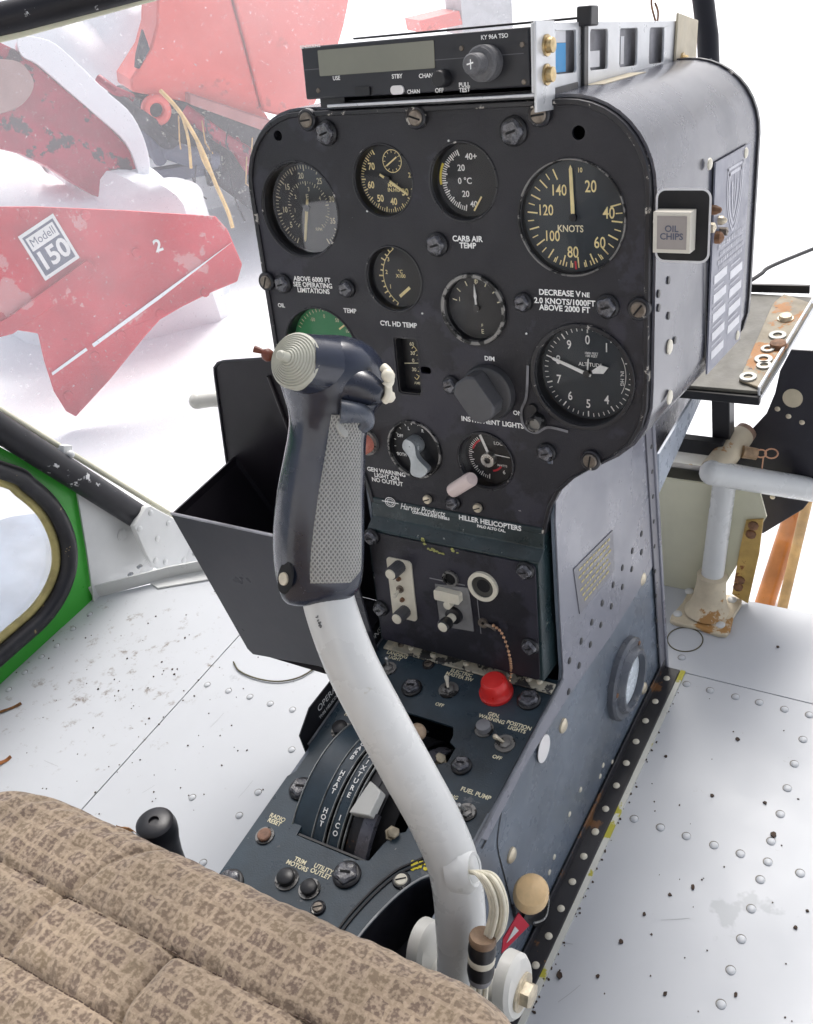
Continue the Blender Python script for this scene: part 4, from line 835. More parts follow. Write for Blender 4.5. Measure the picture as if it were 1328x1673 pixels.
sh = spline([(cxm - .021, H_ * .93), (cxm - .022, H_ * .82), (cxm - .014, H_ * .71), (cxm, H_ * .635), (cxm + .014, H_ * .71), (cxm + .022, H_ * .82), (cxm + .021, H_ * .93), (cxm + .020, H_ * .935), (cxm - .020, H_ * .935)], 5, True)
b.path(DPF, sh, .0022, .0018, True); b.path(DPF, [(cxm + (u - cxm) * .78, H_ * .8 + (v - H_ * .8) * .82) for u, v in sh], .0028, .0018, True)
b.path(DPF, spline([(cxm - .008, H_ * .87), (cxm - .006, H_ * .78), (cxm, H_ * .70), (cxm + .006, H_ * .78), (cxm + .008, H_ * .87)], 5), .0028, .0018); b.line(DPF, (cxm, H_ * .9), (cxm, H_ * .72), .0014, .0018)
random.seed(9)
for i, (t, sz) in enumerate(((.60, .0042), (.56, .0036), (.525, .0036), (.495, .0036))):
    x = W_ * (.16 + .05 * (i % 2)); e = W_ * (.94 - .06 * (i % 2))
    while x < e:
        l = random.uniform(.002, .0055); b.line(DPF, (x, H_ * t), (min(x + l, e), H_ * t), sz, .0018); x += l + .0014
for i in range(9):
    t = .455 - i * .047
    for side in (0, 1):
        if i == 8 and side: continue
        x0, x1 = (W_ * .08, W_ * .44) if not side else (W_ * .55, W_ * .92)
        if i % 2 == side: b.use(m_plblock).box(DPF, x0, x1, H_ * t - .0036, H_ * t + .0036, .0015, .0019)
        else: b.use(m_plink).line(DPF, (x0, H_ * t), (x0 + (x1 - x0) * .8, H_ * t), .0016, .0018)
dpl = b.build('data_plate', con, bevel=0, label='grey data plate with a shield emblem and rows of white blocks')
rivets('rivet', con, HSD, [(1159, 268), (1218, 250), (1204, 548)], .0045, m_ivory, .4, .002)
rivets('rivet', con, HSD, [(1094, 567), (1094, 649)], .0058, m_ivory, .25)
rivets('rivet', con, HSD, [(1077, 480), (1077, 503), (1093, 458), (1093, 516), (1108, 315), (1103, 556)], .0030, m_black, .1)
b = MB(); b.line(HSD, HSD.px(1153, 400), HSD.px(1151, 595), .0030, .0006); b.build('dark_line', con, m_dark)  # flat dark line on the flank beside the data plate

# ================================================================== RADIO on the hood
RO = PAN.at(500, 163, .022); RAD = Fr(RO, (1, 0, 0), (0, sin(TR), cos(TR)))
uR = RAD.px(866, 156)[0]; hR = (RAD.px(487, 72)[1] + RAD.px(866, 50)[1]) / 2; DR = .255
rad = thing('radio_transceiver', tuple(RAD.p(uR / 2, 0, -DR / 2)), 'slim black radio with a grey display and round knobs, on top of the instrument console', 'radio')
b = MB(); b.box(RAD, 0, uR, 0, hR, -.012, 0); b.box(RAD, .004, uR - .004, .001, hR - .002, -DR + .01, -.012); b.build('body', rad, m_radio, bevel=.0012)
b = MB(); r0 = RAD.px(519, 80); r1 = RAD.px(711, 110); b.prism(RAD, rrect(r0[0], r1[0], r1[1] - .0005, r0[1] - .001, .0008), 0, .0006); b.build('display', rad, m_lcd)
b = MB(); b.line(RAD, (.001, hR * .57), (uR - .004, hR * .57), .0006, .0004); b.build('face_groove', rad, M('groove grey', (.10, .10, .11), .5))
LPAR, LMAT = rad, m_ink
for st, x, y, s_ in (('USE', 550, 128, .0040), ('STBY', 649, 125, .0040), ('CHAN', 696, 124, .0040), ('CHAN', 676, 150, .0038), ('OFF', 718, 148, .0040), ('PULL\nTEST', 759, 143, .0040), ('KY 96A TSO', 808, 60, .0038), ('BENDIX/KING', 507, 76, .0030)): lab(st, x, y, s_, fr=RAD, bold=.02)
b = MB(); u, v = RAD.px(650, 147); b.prism(RAD, rrect(u - .0055, u + .0055, v - .003, v + .003, .0028), 0, .0016); b.build('button', rad, m_sticker, bevel=.0004)
b = MB(); u, v = RAD.px(594, 149); b.prism(RAD, rrect(u - .0065, u + .0065, v - .003, v + .003, .001), 0, .002); b.build('button', rad, m_black, bevel=.0004)
def rknob(x, y, prof, mat, name='knob'):
    u, v = RAD.px(x, y); q = MB(); q.lathe(RAD, u, v, prof, 30); return q.build(name, rad, mat)
m_kn = M('grey knurled knob', (.12, .12, .125), .45, var=.2, vs=200, bump=.8, bs=700)
rknob(797, 103, [(.0115, 0), (.0115, .010), (.0100, .011), (.0100, .012), (.0068, .0125), (.0068, .023), (.0058, .024), (.0001, .0242)], m_kn); rknob(727, 128, [(.0058, 0), (.0056, .009), (.0048, .010), (1e-5, .010)], m_black)
u, v = RAD.px(797, 103); q = MB(); q.line(RAD, (u - .003, v), (u + .002, v + .001), .001, .0246); q.line(RAD, (u, v - .003), (u, v + .003), .0008, .0247); q.build('knob_mark', rad, m_ink)
for x, y in ((853, 73), (856, 134), (520, 148), (754, 79)):
    u, v = RAD.px(x, y); q = MB(); q.lathe(RAD, u, v, [(.0019, 0), (.0015, .0008), (1e-5, .0009)], 10); q.build('screw', rad, m_scr)
# tray
tr_ = thing('radio_tray', tuple(RAD.p(uR, 0, -DR / 2)), 'bare aluminium radio tray with cut-out windows and brass bolts, beside the slim radio', 'mounting tray')
TS = Fr(RAD.p(uR + .0045, 0, 0), -RAD.N, RAD.V)         # outer flank, normal +X
t0 = -.003; t1 = TS.px(1112, 60)[0]; th = hR + .002
b0 = TS.px(950, 150)
win = []
for xa, xb in ((908, 942), (964, 993), (1012, 1041), (1060, 1084)):
    ua = TS.px(xa, 100)[0]; ub = TS.px(xb, 100)[0]; win.append(rrect(ua, ub, .006, th - .005, .003, 4))
b = MB(); b.prism(TS, [(t0, -.004), (t1, -.004), (t1, th), (t0, th)], -.0022, 0, win); b.box(TS, t0, t1, -.0062, -.0042, -.17, 0); b.build('side_plate', tr_, m_alu, bevel=.0005)
uf = TS.px(903, 100)[0]; b = MB(); b.box(TS, t0 - .001, uf - .001, -.016, th + .001, .0002, .0022); b.build('front_bracket', tr_, m_alu, bevel=.0005)
for x, y in ((894, 74), (894, 122)):
    u, v = TS.px(x, y, .003); q = MB(); q.lathe(TS, u, v, [(.0068, .0022), (.0068, .0036), (.0050, .0036), (.0048, .0075), (1e-5, .008)], 12); q.build('bolt', tr_, m_brass)
ua = TS.px(909, 100)[0]; ub = TS.px(931, 100)[0]; q = MB(); q.box(TS, ua, ub, .007, .0255, -.0052, -.0032); q.build('label', tr_, m_blue)
q = MB(); q.box(TS, ua, ub, .0258, .035, -.0052, -.0032); q.build('label', tr_, m_plblock); q = MB(); ua = TS.px(966, 100)[0]; ub = TS.px(986, 100)[0]; q.box(TS, ua, ub, .008, .019, -.0052, -.0032); q.build('label', tr_, m_plblock); q = MB(); ua = TS.px(1020, 100)[0]; q.box(TS, ua, ua + .007, .008, .028, -.0052, -.0032); q.build('label', tr_, m_plblock)
q = MB(); q.box(TS, TS.px(905, 100)[0], t1 - .004, .003, th - .003, -.012, -.0056); q.build('inner_channel', tr_, M('inner chassis grey', (.20, .20, .22), .4, metal=.4, var=.3, vs=40))
ue = TS.px(1098, 100)[0]; ue2 = TS.px(1122, 100)[0]; q = MB(); q.prism(TS, [(ue, -.010), (ue2 - .004, -.010), (ue2 + .018, -.004), (ue2 + .02, th + .0), (ue + .004, th + .006)], .0006, .0028); eb = q.build('end_bracket', tr_, m_tan, bevel=.0006)
u, v = TS.px(1115, 99, .003); q = MB(); q.lathe(TS, u, v, [(.0066, .0028), (.0066, .0042), (.0045, .0042), (.0042, .008), (1e-5, .0085)], 12); q.build('bolt', tr_, m_brass)
ct = thing('cable_tie', tuple(TS.at(950, 100)), 'black cable tie strapped round the radio and its tray', 'cable tie'); ua = TS.px(948, 100)[0]
q = MB(); q.box(TS, ua, ua + .008, -.008, th + .002, .0006, .0030); q.box(TS, ua, ua + .008, th + .002, th + .0035, -.195, .0030); q.build('strap', ct, m_black, bevel=.0006)
q = MB(); q.box(TS, ua - .003, ua + .012, th - .003, th + .010, -.002, .009); q.build('tie_head', ct, m_black, bevel=.0012)
# packing under the radio
q = MB(); q.box(PAN, -.068, .105, .3382, .3425, -.045, .003); q.use(m_black).box(PAN, -.085, -.062, .3385, .3475, -.03, .008); o = q.build('radio_shim', org=PAN.p(.02, .34, -.02)); o.data.materials.clear(); o.data.materials.append(m_rim); tag(o, 'worn black spacer strip between the radio and the console top', 'spacer strip')
q = MB(); q.box(PAN, .104, .118, .3375, .3390, -.15, -.06); o = q.build('tape_strip', org=PAN.p(.135, .338, -.1)); o.data.materials.append(m_tan); tag(o, 'tan tape on the curved console top under the tray', 'tape')

# ================================================================== CYCLIC STICK
stk = thing('cyclic_stick', (.13, -.30, .19), 'bent white control stick with a black pistol grip, rising in front of the instrument console', 'control stick')
path = [D(524, 880, .645), D(530, 945, .645), D(543, 1003, .646), D(574, 1085, .650), D(618, 1170, .658), D(664, 1255, .668), D(708, 1335, .68), D(738, 1405, .692), D(750, 1470, .702), D(752, 1540, .712), D(746, 1600, .722)]
b = MB(); pp = spline(path, 8); n_ = len(pp); b.tube(pp, [.0163 + .0017 * min(1, i / (n_ * .5)) - (.004 * max(0, (i / n_ - .85) / .15)) for i in range(n_)], 28); b.build('tube', stk, m_white)
# scuffs
for pts_, mt in (([(700, 1352, 5), (704, 1368, 6), (709, 1384, 5), (712, 1392, 3)], M('scuffed paint', (.20, .21, .21), .6)), ([(722, 1418, 6), (726, 1424, 4)], M('yellow scuff', (.62, .68, .25), .6)), ([(518, 1010, 2), (521, 1017, 2), (523, 1022, 3)], M('dark scuff', (.10, .10, .11), .6))):
    q = MB()
    for x, y, s_ in pts_:
        i0 = min(range(n_), key=lambda i: (pp[i] - D(x, y, .66)).length); c = D(x, y, 1) - CAM; c.normalize()
        # project onto the tube surface
        best = None
        for i in range(n_ - 1):
            a_, b_2 = pp[i], pp[i + 1]
            for t in (0, .25, .5, .75):
                p_ = a_.lerp(b_2, t); tt = (p_ - CAM).dot(c); dd = (CAM + c * tt - p_).length
                if best is None or dd < best[0]: best = (dd, p_, tt)
        hit = CAM + c * (best[2] - math.sqrt(max(0, .0176 ** 2 - best[0] ** 2))); f = axf(hit, hit - best[1])
        for k in range(5): q.lathe(f.sub(random.uniform(-1, 1) * .0012, random.uniform(-1, 1) * .002), 0, 0, [(s_ * .00022 * random.uniform(.5, 1), -.0012), (s_ * .0002, .0002 + .00005 * k), (1e-5, .0003 + .00005 * k)], 8, sx=.7, rot=random.random() * 3)
    q.build('scuff', stk, mt)
# grip: lofted along its axis
mm = .60 / F_PX
rows = [(990, 508, 24, .45), (987, 512, 44, .6), (978, 517, 58, .75), (960, 522, 69, .85), (930, 521, 75, .9), (890, 520, 77, .92), (850, 521, 76, .92), (800, 524, 73, .92), (750, 530, 69, .92), (715, 534, 66, .94), (690, 538, 67, .96), (670, 543, 74, .98), (650, 548, 86, .98), (628, 546, 91, .98), (605, 542, 92, .97), (585, 538, 87, .95), (570, 535, 78, .9), (558, 533, 62, .8), (551, 531, 42, .65), (548, 530, 14, .3)]
rt = RM @ V3((1, 0, 0)); up_ = RM @ V3((0, 1, 0)); bkv = RM @ V3((0, 0, 1))
def gpt(y, cxp, hw, db, phi, extra=0.0):
    dep = .600 + (y - 560) / 425 * .030; c = D(cxp, y, dep + .012); a = hw * dep / F_PX + extra; bb = hw * dep / F_PX * db * .95 + extra
    if y < 690: bb *= 1.05
    p = c + rt * (a * sin(phi)) + bkv * (bb * cos(phi)); return p
rows_f = []
for i in range(len(rows) - 1):
    for k in range(3):
        t = k / 3; rows_f.append(tuple(rows[i][j] * (1 - t) + rows[i + 1][j] * t for j in range(4)))
rows_f.append(rows[-1]); K = 40; P = [gpt(y, c, h, d_, 2 * pi * k / K) for y, c, h, d_ in rows_f for k in range(K)]
b = MB(); b.add(P, [(i * K + k, i * K + (k + 1) % K, (i + 1) * K + (k + 1) % K, (i + 1) * K + k) for i in range(len(rows_f) - 1) for k in range(K)] + [tuple(range(K))[::-1], tuple((len(rows_f) - 1) * K + k for k in range(K))])
gr = b.build('grip', stk, m_grip); gr.data.set_sharp_from_angle(angle=RD(80)); sb = gr.modifiers.new('soft', 'SMOOTH'); sb.iterations = 6; sb.factor = .5
# beak under the head and trigger guard
def at_g(x, y, d_): return D(x, y, d_)
b = MB(); b.tube(spline([at_g(560, 632, .606), at_g(592, 634, .596), at_g(627, 648, .592)], 5), [.019 - .0014 * i for i in range(11)], 18); o = b.build('beak', gr, m_grip); sb = o.modifiers.new('s', 'SUBSURF'); sb.levels = 1; sb.render_levels = 1
b = MB(); b.tube(spline([at_g(556, 672, .590), at_g(590, 676, .592), at_g(600, 690, .595), at_g(590, 702, .597)], 5), [.0075 - .0003 * i for i in range(16)], 12); b.build('trigger', gr, M('steel blue trigger', (.07, .08, .10), .3, var=.3, vs=80))
# knurled pad
b = MB(); P = []; UVs = []; ys = [(684, .10, 1.02), (720, .10, 1.06), (760, .07, 1.1), (820, .02, 1.15), (880, -.05, 1.2), (930, -.12, 1.22), (948, -.13, .85)]
def rowat(y):
    for i in range(len(rows) - 1):
        if rows[i][0] >= y >= rows[i + 1][0]:
            t = (rows[i][0] - y) / (rows[i][0] - rows[i + 1][0]); return [rows[i][j] * (1 - t) + rows[i + 1][j] * t for j in range(4)]
m1, m2 = 30, 14
for i in range(m1 + 1):
    y = 684 + (949 - 684) * i / m1
    for j in range(len(ys) - 1):
        if ys[j][0] <= y <= ys[j + 1][0] + 2: t = min(1, (y - ys[j][0]) / (ys[j + 1][0] - ys[j][0])); lo_, hi_ = ys[j][1] * (1 - t) + ys[j + 1][1] * t, ys[j][2] * (1 - t) + ys[j + 1][2] * t
    _, c, h, d_ = rowat(y)
    for k in range(m2 + 1):
        e = .0013 if 0 < k < m2 and 0 < i < m1 else .0004
        ph_ = lo_ + (hi_ - lo_) * k / m2; P.append(gpt(y, c, h, d_, ph_, e)); UVs.append((ph_ * .026, -(y) * mm))
b.add(P, [(i * (m2 + 1) + k, (i + 1) * (m2 + 1) + k, (i + 1) * (m2 + 1) + k + 1, i * (m2 + 1) + k + 1) for i in range(m1) for k in range(m2)])
pad = b.build('grip_pad', gr, m_knurl); uvl = pad.data.uv_layers.new(name='UVMap')
for lp in pad.data.loops: uvl.data[lp.index].uv = UVs[lp.vertex_index]
c = gpt(705, 536, 66, .94, .40, .0014); f = axf(c, c - D(536, 705, .612)); b = MB(); b.lathe(f, 0, 0, [(.0040, -.001), (.0038, .0006), (1e-5, .0007)], 20, sx=.75, sy=1.5); b.build('pad_screw', gr, M('pale screw', (.38, .38, .36), .4))
# trim hat with concentric boot
c = D(481, 589, .583); ax = ((CAM - c).normalized() * .84 - rt * .50 + up_ * .20).normalized(); f = axf(c, ax); pr_ = [(.0165, -.010), (.0168, -.001)]
for i in range(9):
    r_ = .0160 - i * .00145; h_ = .0002 + i * .00095; pr_ += [(r_, h_), (r_ - .0004, h_ + .0006), (r_ - .0010, h_ + .0006), (r_ - .0011, h_ + .0001)]
pr_ += [(.0030, .0095), (.0028, .0150), (.0018, .0160), (1e-5, .0161)]
b = MB(); b.lathe(f, 0, 0, pr_, 44); b.build('trim_hat', gr, m_boot)
b = MB(); b.tube([c - ax * .006, c - ax * .012 + rt * .004, c - ax * .02 + rt * .012], [.0172, .0180, .0185], 30); b.build('hat_collar', gr, m_grip)
b = MB(); b.tube([D(437, 578, .592), D(428, 574, .592), D(415, 570, .592)], [.0022, .0016, .0022], 10); b.ball(D(437, 580, .592), .004, 10); b.build('toggle', gr, m_brown)
b = MB(); b.tube(spline([D(626, 600, .592), D(634, 608, .590), D(637, 622, .590), D(630, 632, .590)], 5), .0028, 10); b.tube(spline([D(634, 632, .591), D(634, 648, .590), D(628, 655, .592)], 5), .0024, 10); b.ball(D(634, 614, .589), .0042, 12); b.ball(D(636, 648, .592), .0038, 10); b.build('press_switch', gr, m_ivory)
c = gpt(940, 521, 75, .9, -.72, .0006); f = axf(c, c - D(521, 940, .64)); b = MB(); b.use(m_dark).lathe(f, 0, 0, [(.0085, -.001), (.008, .0004), (1e-5, .0005)], 20, sx=.8, sy=1.3); b.use(m_cad).lathe(f, 0, -.001, [(.0042, .0004), (.004, .0016), (1e-5, .0018)], 16); b.build('grip_screw', gr)
# cable port, loom, boot
c = D(768, 1420, .682); f = axf(c, rt * .9 + bkv * .45 + up_ * .1); b = MB(); b.lathe(f, 0, 0, [(.0155, -.012), (.0150, -.002), (.0120, .002), (.0105, .0035), (.0088, .003), (.0080, -.002)], 28, sx=1, sy=1.25); b.build('cable_port', stk, m_white)
lm = thing('cable_loom', tuple(D(795, 1480, .69)), 'loop of white cables leaving the foot of the control stick, with a banded black sleeve', 'cables')
random.seed(21)
for k in range(7):
    o1 = (k - 3) * .0022; o2 = rt * o1 * .8 + bkv * (.0018 * (k % 3)); q = MB()
    q.tube(spline([D(772, 1424, .678) + o2 * .5, D(792, 1428, .666) + o2, D(808, 1452, .662) + o2, D(815, 1485, .664) + o2, D(808, 1520, .668) + o2, D(794, 1545, .674) + o2 * .6], 7), .00145, 8); q.build('cable', lm, m_wire)
for k in range(3):
    q = MB(); o2 = rt * (k - 1) * .0045; q.tube(spline([D(784, 1590, .680) + o2, D(782, 1625, .684) + o2, D(780, 1660, .690) + o2, D(776, 1700, .70) + o2], 5), .0021, 8); q.build('cable', lm, m_wire)
ax0, ax1 = D(789, 1528, .668), D(784, 1602, .682); t = (ax1 - ax0)
for s0, s1, r_, mt, nm in ((0, .16, .0094, M('brown tape', (.20, .13, .08), .6, var=.3, vs=90), 'sleeve'), (.15, .44, .0096, m_black, 'sleeve'), (.44, .58, .0094, m_ivory, 'sleeve_band'), (.58, .86, .0094, m_black, 'sleeve'), (.86, 1.0, .0080, m_grey, 'sleeve_band')):
    q = MB(); q.tube([ax0 + t * s0, ax0 + t * (s0 * .7 + s1 * .3), ax0 + t * (s0 * .3 + s1 * .7), ax0 + t * s1], [r_ * .93, r_, r_, r_ * .93], 20); q.build(nm, lm, mt)
# yoke and pivot
bs = D(748, 1605, .735)
def cheek(cx_px, cy_px, dep, rx, rz):
    O = D(cx_px, cy_px, dep); f = Fr(O, (0, 1, 0), (0, 0, 1)); q = MB(); q.lathe(f, 0, 0, [(1.0 * rx, -.006), (1.0 * rx, .003), (.88 * rx, .006), (.4 * rx, .0065), (1e-5, .0065)], 36, sx=1, sy=rz / rx); return q.build('yoke_cheek', stk, m_wtube), f
ck, f = cheek(838, 1610, .735, .0215, .032); q = MB(); q.lathe(f, 0, -.004, [(.0125, .0066), (.0125, .0085), (.0095, .0085), (.0095, .0150), (.0080, .0158), (1e-5, .016)], 6); q.lathe(f, 0, -.004, [(.0145, .0064), (.0145, .0082), (.009, .0083)], 24); q.build('pivot_bolt', stk, m_cad)
ck, f = cheek(702, 1562, .765, .0225, .037)
q = MB(); q.tube([D(690, 1560, .77), D(677, 1552, .77)], [.006, .0055], 10); q.ball(D(684, 1548, .765), .004, 10); q.build('pivot_nut', stk, m_steel)
q = MB(); q.tube([D(706, 1590, .765), D(748, 1602, .75), D(838, 1618, .735)], .0125, 18); q.build('pivot_tube', stk, m_wtube)
q = MB(); q.tube([bs, bs + V3((0, -.03, -.08)), bs + V3((0, -.06, -.22))], [.014, .014, .014], 18); q.build('lower_tube', stk, m_wtube)

# cream pull handle and red tag on the pedestal flank
hf = thing('pull_handle', tuple(D(870, 1470, .80)), 'cream mushroom pull handle on the flank of the console, beside the cable loop', 'handle')
c = WAL.at(866, 1470, .020); f = axf(c, (WAL.at(871, 1430, .034) - c)); b = MB(); b.lathe(f, 0, 0, [(.0060, -.006), (.0090, .0), (.0142, .005), (.0162, .012), (.0160, .019), (.0138, .0245), (.0085, .0275), (1e-5, .0285)], 32, sx=1.05, sy=.95); b.build('knob', hf, m_knobc)
b = MB(); b.tube([c - f.N * .003, WAL.at(866, 1480, .006), WAL.at(850, 1490, .002)], [.005, .0055, .006], 12); b.prism(WAL, [WAL.px(x, y) for x, y in ((833, 1476), (890, 1470), (897, 1490), (880, 1515), (838, 1500))], .0005, .0045); b.build('bracket', hf, m_black, bevel=.001)
b = MB(); b.tube(spline([WAL.at(893, 1450, .012), WAL.at(896, 1475, .012), WAL.at(890, 1500, .010), WAL.at(872, 1508, .008)], 5), .0011, 8); b.build('spring_wire', hf, m_steel)
tg = thing('red_tag', tuple(WAL.at(845, 1520, .006)), 'small red folded tag with a white mark, hanging below the cream handle', 'tag')
TG = Fr(WAL.at(843, 1520, .016), (.55, .80, .1), (-.1, .1, 1)); tp = [TG.px(x, y) for x, y in ((843, 1493), (865, 1512), (820, 1552), (820, 1530))]
b = MB(); b.prism(TG, tp, 0, .0012); b.build('tag_sheet', tg, m_redtag)
tp = [TG.px(x, y) for x, y in ((838, 1512), (846, 1518), (826, 1536))]; b = MB(); b.prism(TG, tp, .0014, .0019); b.build('tag_mark', tg, m_sticker)

# ================================================================== MAP CASE left of the console
mc = thing('map_case', (-.24, -.04, .19), 'open black sheet metal map case fixed to the left side of the instrument console', 'document holder')
yf, yb = -.045, .075
FY = Fr((0, yf, 0), (1, 0, 0), (0, 0, 1)); BY = Fr((0, yb, 0), (1, 0, 0), (0, 0, 1))
TL = FY.at(281, 838); TRt = V3((-.088, yf, TL.z - .0)); BL = FY.at(408, 1064); BR_ = V3((-.1, yf, BL.z + .012))
BRt = FY.at(522, 1086)
front = [(TL.x, TL.z), (-.092, TL.z + .001), (-.092, BRt.z - .012), (BRt.x, BRt.z), (BL.x + .006, BL.z - .001), (BL.x, BL.z + .006)]
b = MB(); b.prism(FY, front, 0, .0022); b.build('front_panel', mc, m_case, bevel=.0006)
b = MB(); b.tube([V3((TL.x, yf - .001, TL.z)), V3((-.092, yf - .001, TL.z + .001))], .0016, 8); b.build('rim', mc, M('worn case rim', (.30, .30, .33), .35, var=.3, vs=40))
BT = [BY.at(x, y) for x, y in ((353, 745), (348, 605), (356, 594), (366, 589), (440, 583))]
# left side sheet slopes from the front left corner to the back plate
bl = BY.px(383, 745); sidebot = (BL.x - .0, BL.z)
b = MB(); s4 = [V3((TL.x, yf, TL.z)), V3((bl[0], yb, bl[1] - .0)), V3((BL.x + .03, yb, BL.z + .0)), V3((BL.x, yf, BL.z))]
b.add(s4 + [p + V3((.002, 0, 0)) for p in s4], [(0, 1, 2, 3), (7, 6, 5, 4), (0, 4, 5, 1), (1, 5, 6, 2), (2, 6, 7, 3), (3, 7, 4, 0)]); b.build('side_panel', mc, m_casein)
bpz = [BY.px(x, y) for x, y in ((352, 612), (351, 600), (357, 592), (367, 589), (440, 584))]
bk_ = [(-.088, bpz[-1][1] + .006)] + bpz[::-1] + [BY.px(372, 760), (BL.x + .03, BL.z), (-.088, BL.z)]
b = MB(); b.prism(BY, bk_, -.002, 0); b.build('back_panel', mc, m_casein, bevel=.0005)
b = MB(); b.tube([BY.p(u, v, .001) for u, v in bk_[1:-2]], .0014, 8); b.build('rim', mc, m_case)
b = MB(); b.add([V3((BL.x, yf, BL.z)), V3((-.092, yf, BL.z)), V3((-.092, yb, BL.z)), V3((BL.x + .03, yb, BL.z))], [(0, 1, 2, 3)]); b.build('bottom_panel', mc, m_casein)
for dx in (.055, .085):
    b = MB(); b.tube([BY.p(bpz[3][0] + dx, bpz[3][1] - .012, .0012), BY.p(bpz[3][0] + dx + .012, TL.z - .04, .0012)], .0022, 8); b.build('stiffening_rib', mc, m_casein)

# ================================================================== SEAT
seat = thing('pilot_seat', (.02, -.7, .2), 'beige and brown check fabric seat cushion with stitched channels in the foreground', 'seat')
ZS = .355; x0s, x1s, yfs, yrs = -.262, .236, -.357, -1.02
def seams():
    return [(-.10, 0), (.055, 0), (.20, 0)]
SP = Fr((0, 0, ZS), (1, 0, 0), (0, 1, 0)); L1 = [SP.px(84, 1455), SP.px(253, 1540), SP.px(476, 1632)]; L2 = [SP.px(0, 1556), SP.px(190, 1666)]; Vs = [[SP.px(0, 1544), SP.px(76, 1451), SP.px(168, 1375)], [SP.px(194, 1658), SP.px(261, 1556)], [SP.px(510, 1615), SP.px(560, 1573)]]
print('seams', [[tuple(round(c_, 3) for c_ in q) for q in L] for L in [L1, L2] + Vs])
yl1 = sum(q[1] for q in L1) / 3; yl2 = sum(q[1] for q in L2) / 2; vx = [(L[0][0], L[-1][0], L[0][1], L[-1][1]) for L in Vs]
nx, ny = 210, 220; b = MB(); P = []
def cush(x, y):
    ux = (x - x0s) / (x1s - x0s); z = ZS
    ed = min(1, (x - x0s) / .035, (x1s - x) / .035); ed = max(0, ed); z -= .020 * (1 - math.sqrt(max(0, 1 - (1 - ed) ** 2)))
    dy = yfs - y; ey = max(0, min(1, dy / .030)); z -= .024 * (1 - math.sqrt(max(0, 1 - (1 - ey) ** 2)))
    def groove(d_, w_=.010, dp=.0030): return dp * math.exp(-(d_ / w_) ** 2) + .0034 * math.exp(-(d_ / .0020) ** 2)
    z -= groove(y - yl1); z -= groove(y - yl2); z -= groove(y - (2 * yl2 - yl1))
    if y > yl1: z -= groove(x - (vx[0][1]), .008, .003) * .6
    else:
        z -= groove(x - (vx[0][0] + vx[0][1]) / 2, .008) * (1 if y > yl2 else .3)
    z -= groove(x - (vx[1][0] + vx[1][1]) / 2, .008) * (1 if yl2 < y < yl1 else 0)
    z -= groove(x - (vx[2][0] + vx[2][1]) / 2, .008) * (.7 if yl2 < y < yl1 else 0)
    z += .0012 * sin(x * 90 + 2 * sin(y * 60)) * sin(y * 110) + .0007 * sin(x * 300 + y * 170)
    return z
for i in range(nx + 1):
    for j in range(ny + 1):
        x = x0s + (x1s - x0s) * i / nx; t = j / ny; y = yfs - (yfs - yrs) * t ** 1.6
        rc = .10; cxl, cxr = x0s + rc, x1s - rc; yy = y; xx = x
        d_ = math.sqrt(max(0, rc * rc - max(0, y - (yfs - rc)) ** 2)); r2_ = .038; e_ = math.sqrt(max(0, r2_ * r2_ - max(0, y - (yfs - r2_)) ** 2)); a_, b_ = cxl - d_, x1s - r2_ + e_; xx = a_ + (b_ - a_) * i / nx
        P.append(V3((xx, yy, cush(x, y))))
b.add(P, [(i * (ny + 1) + j, i * (ny + 1) + j + 1, (i + 1) * (ny + 1) + j + 1, (i + 1) * (ny + 1) + j) for i in range(nx) for j in range(ny)])
st_ = MB()
for yy_ in (yl1, yl2):
    x = x0s + .03
    while x < x1s - .02:
        st_.tube([V3((x, yy_, cush(x, yy_) + .0004)), V3((x + .0032, yy_, cush(x + .0032, yy_) + .0004))], .00055, 5); x += .0048
edge = [P[i * (ny + 1) + ny] for i in range(nx + 1)]
rimp = [P[j] for j in range(ny, -1, -1)] + [P[i * (ny + 1)] for i in range(1, nx + 1)] + [P[nx * (ny + 1) + j] for j in range(1, ny + 1)]
k = len(rimp); b.add(rimp + [V3((p.x, p.y, p.z - .07)) for p in rimp], [(i, i + 1, k + i + 1, k + i) for i in range(k - 1)])
b.build('cushion', seat, m_fabric); so_ = st_.build('stitching', seat, M('brown thread', (.09, .06, .045), .8)); so_['kind'] = 'stuff'
b = MB(); b.tube([V3((p.x + (.004 if p.x > 0 else -.004), p.y, p.z - .022)) for p in rimp[::4]], .0055, 10); b.build('piping', seat, m_black)
b = MB(); b.box(FLR, x0s + .02, x1s - .02, yrs, yfs - .03, .0, ZS - .09); b.build('seat_base', seat, m_blackmat)
b = MB(); b.box(Fr((0, yrs - .02, ZS), (1, 0, 0), (0, -.15, 1)), x0s, x1s, 0, .55, -.06, .03); b.build('backrest', seat, m_fabric, bevel=.02)

# ================================================================== BLACK LEVER in front of the seat
lv = thing('floor_lever', tuple(D(285, 1440, .9)), 'black rubber topped lever standing between the seat and the console on the left', 'lever')
a = D(254, 1348, .85); b_ = D(296, 1455, .905); ax = (a - b_).normalized(); f = axf(a, ax)
b = MB(); L_ = (a - b_).length + .10; b.lathe(f, 0, 0, [(.0125, -L_), (.0135, -.040), (.0150, -.022), (.0170, -.012), (.0175, -.004), (.0160, .0035), (.0130, .006), (.0045, .0065), (.0038, .004), (1e-5, .004)], 30); b.build('rubber_grip', lv, m_lever)
e = a - ax * (L_ - .01); b = MB(); b.tube([e, e.lerp(V3((e.x + .01, e.y - .02, .0)), .98)], .011, 14); b.build('shaft', lv, m_steel)

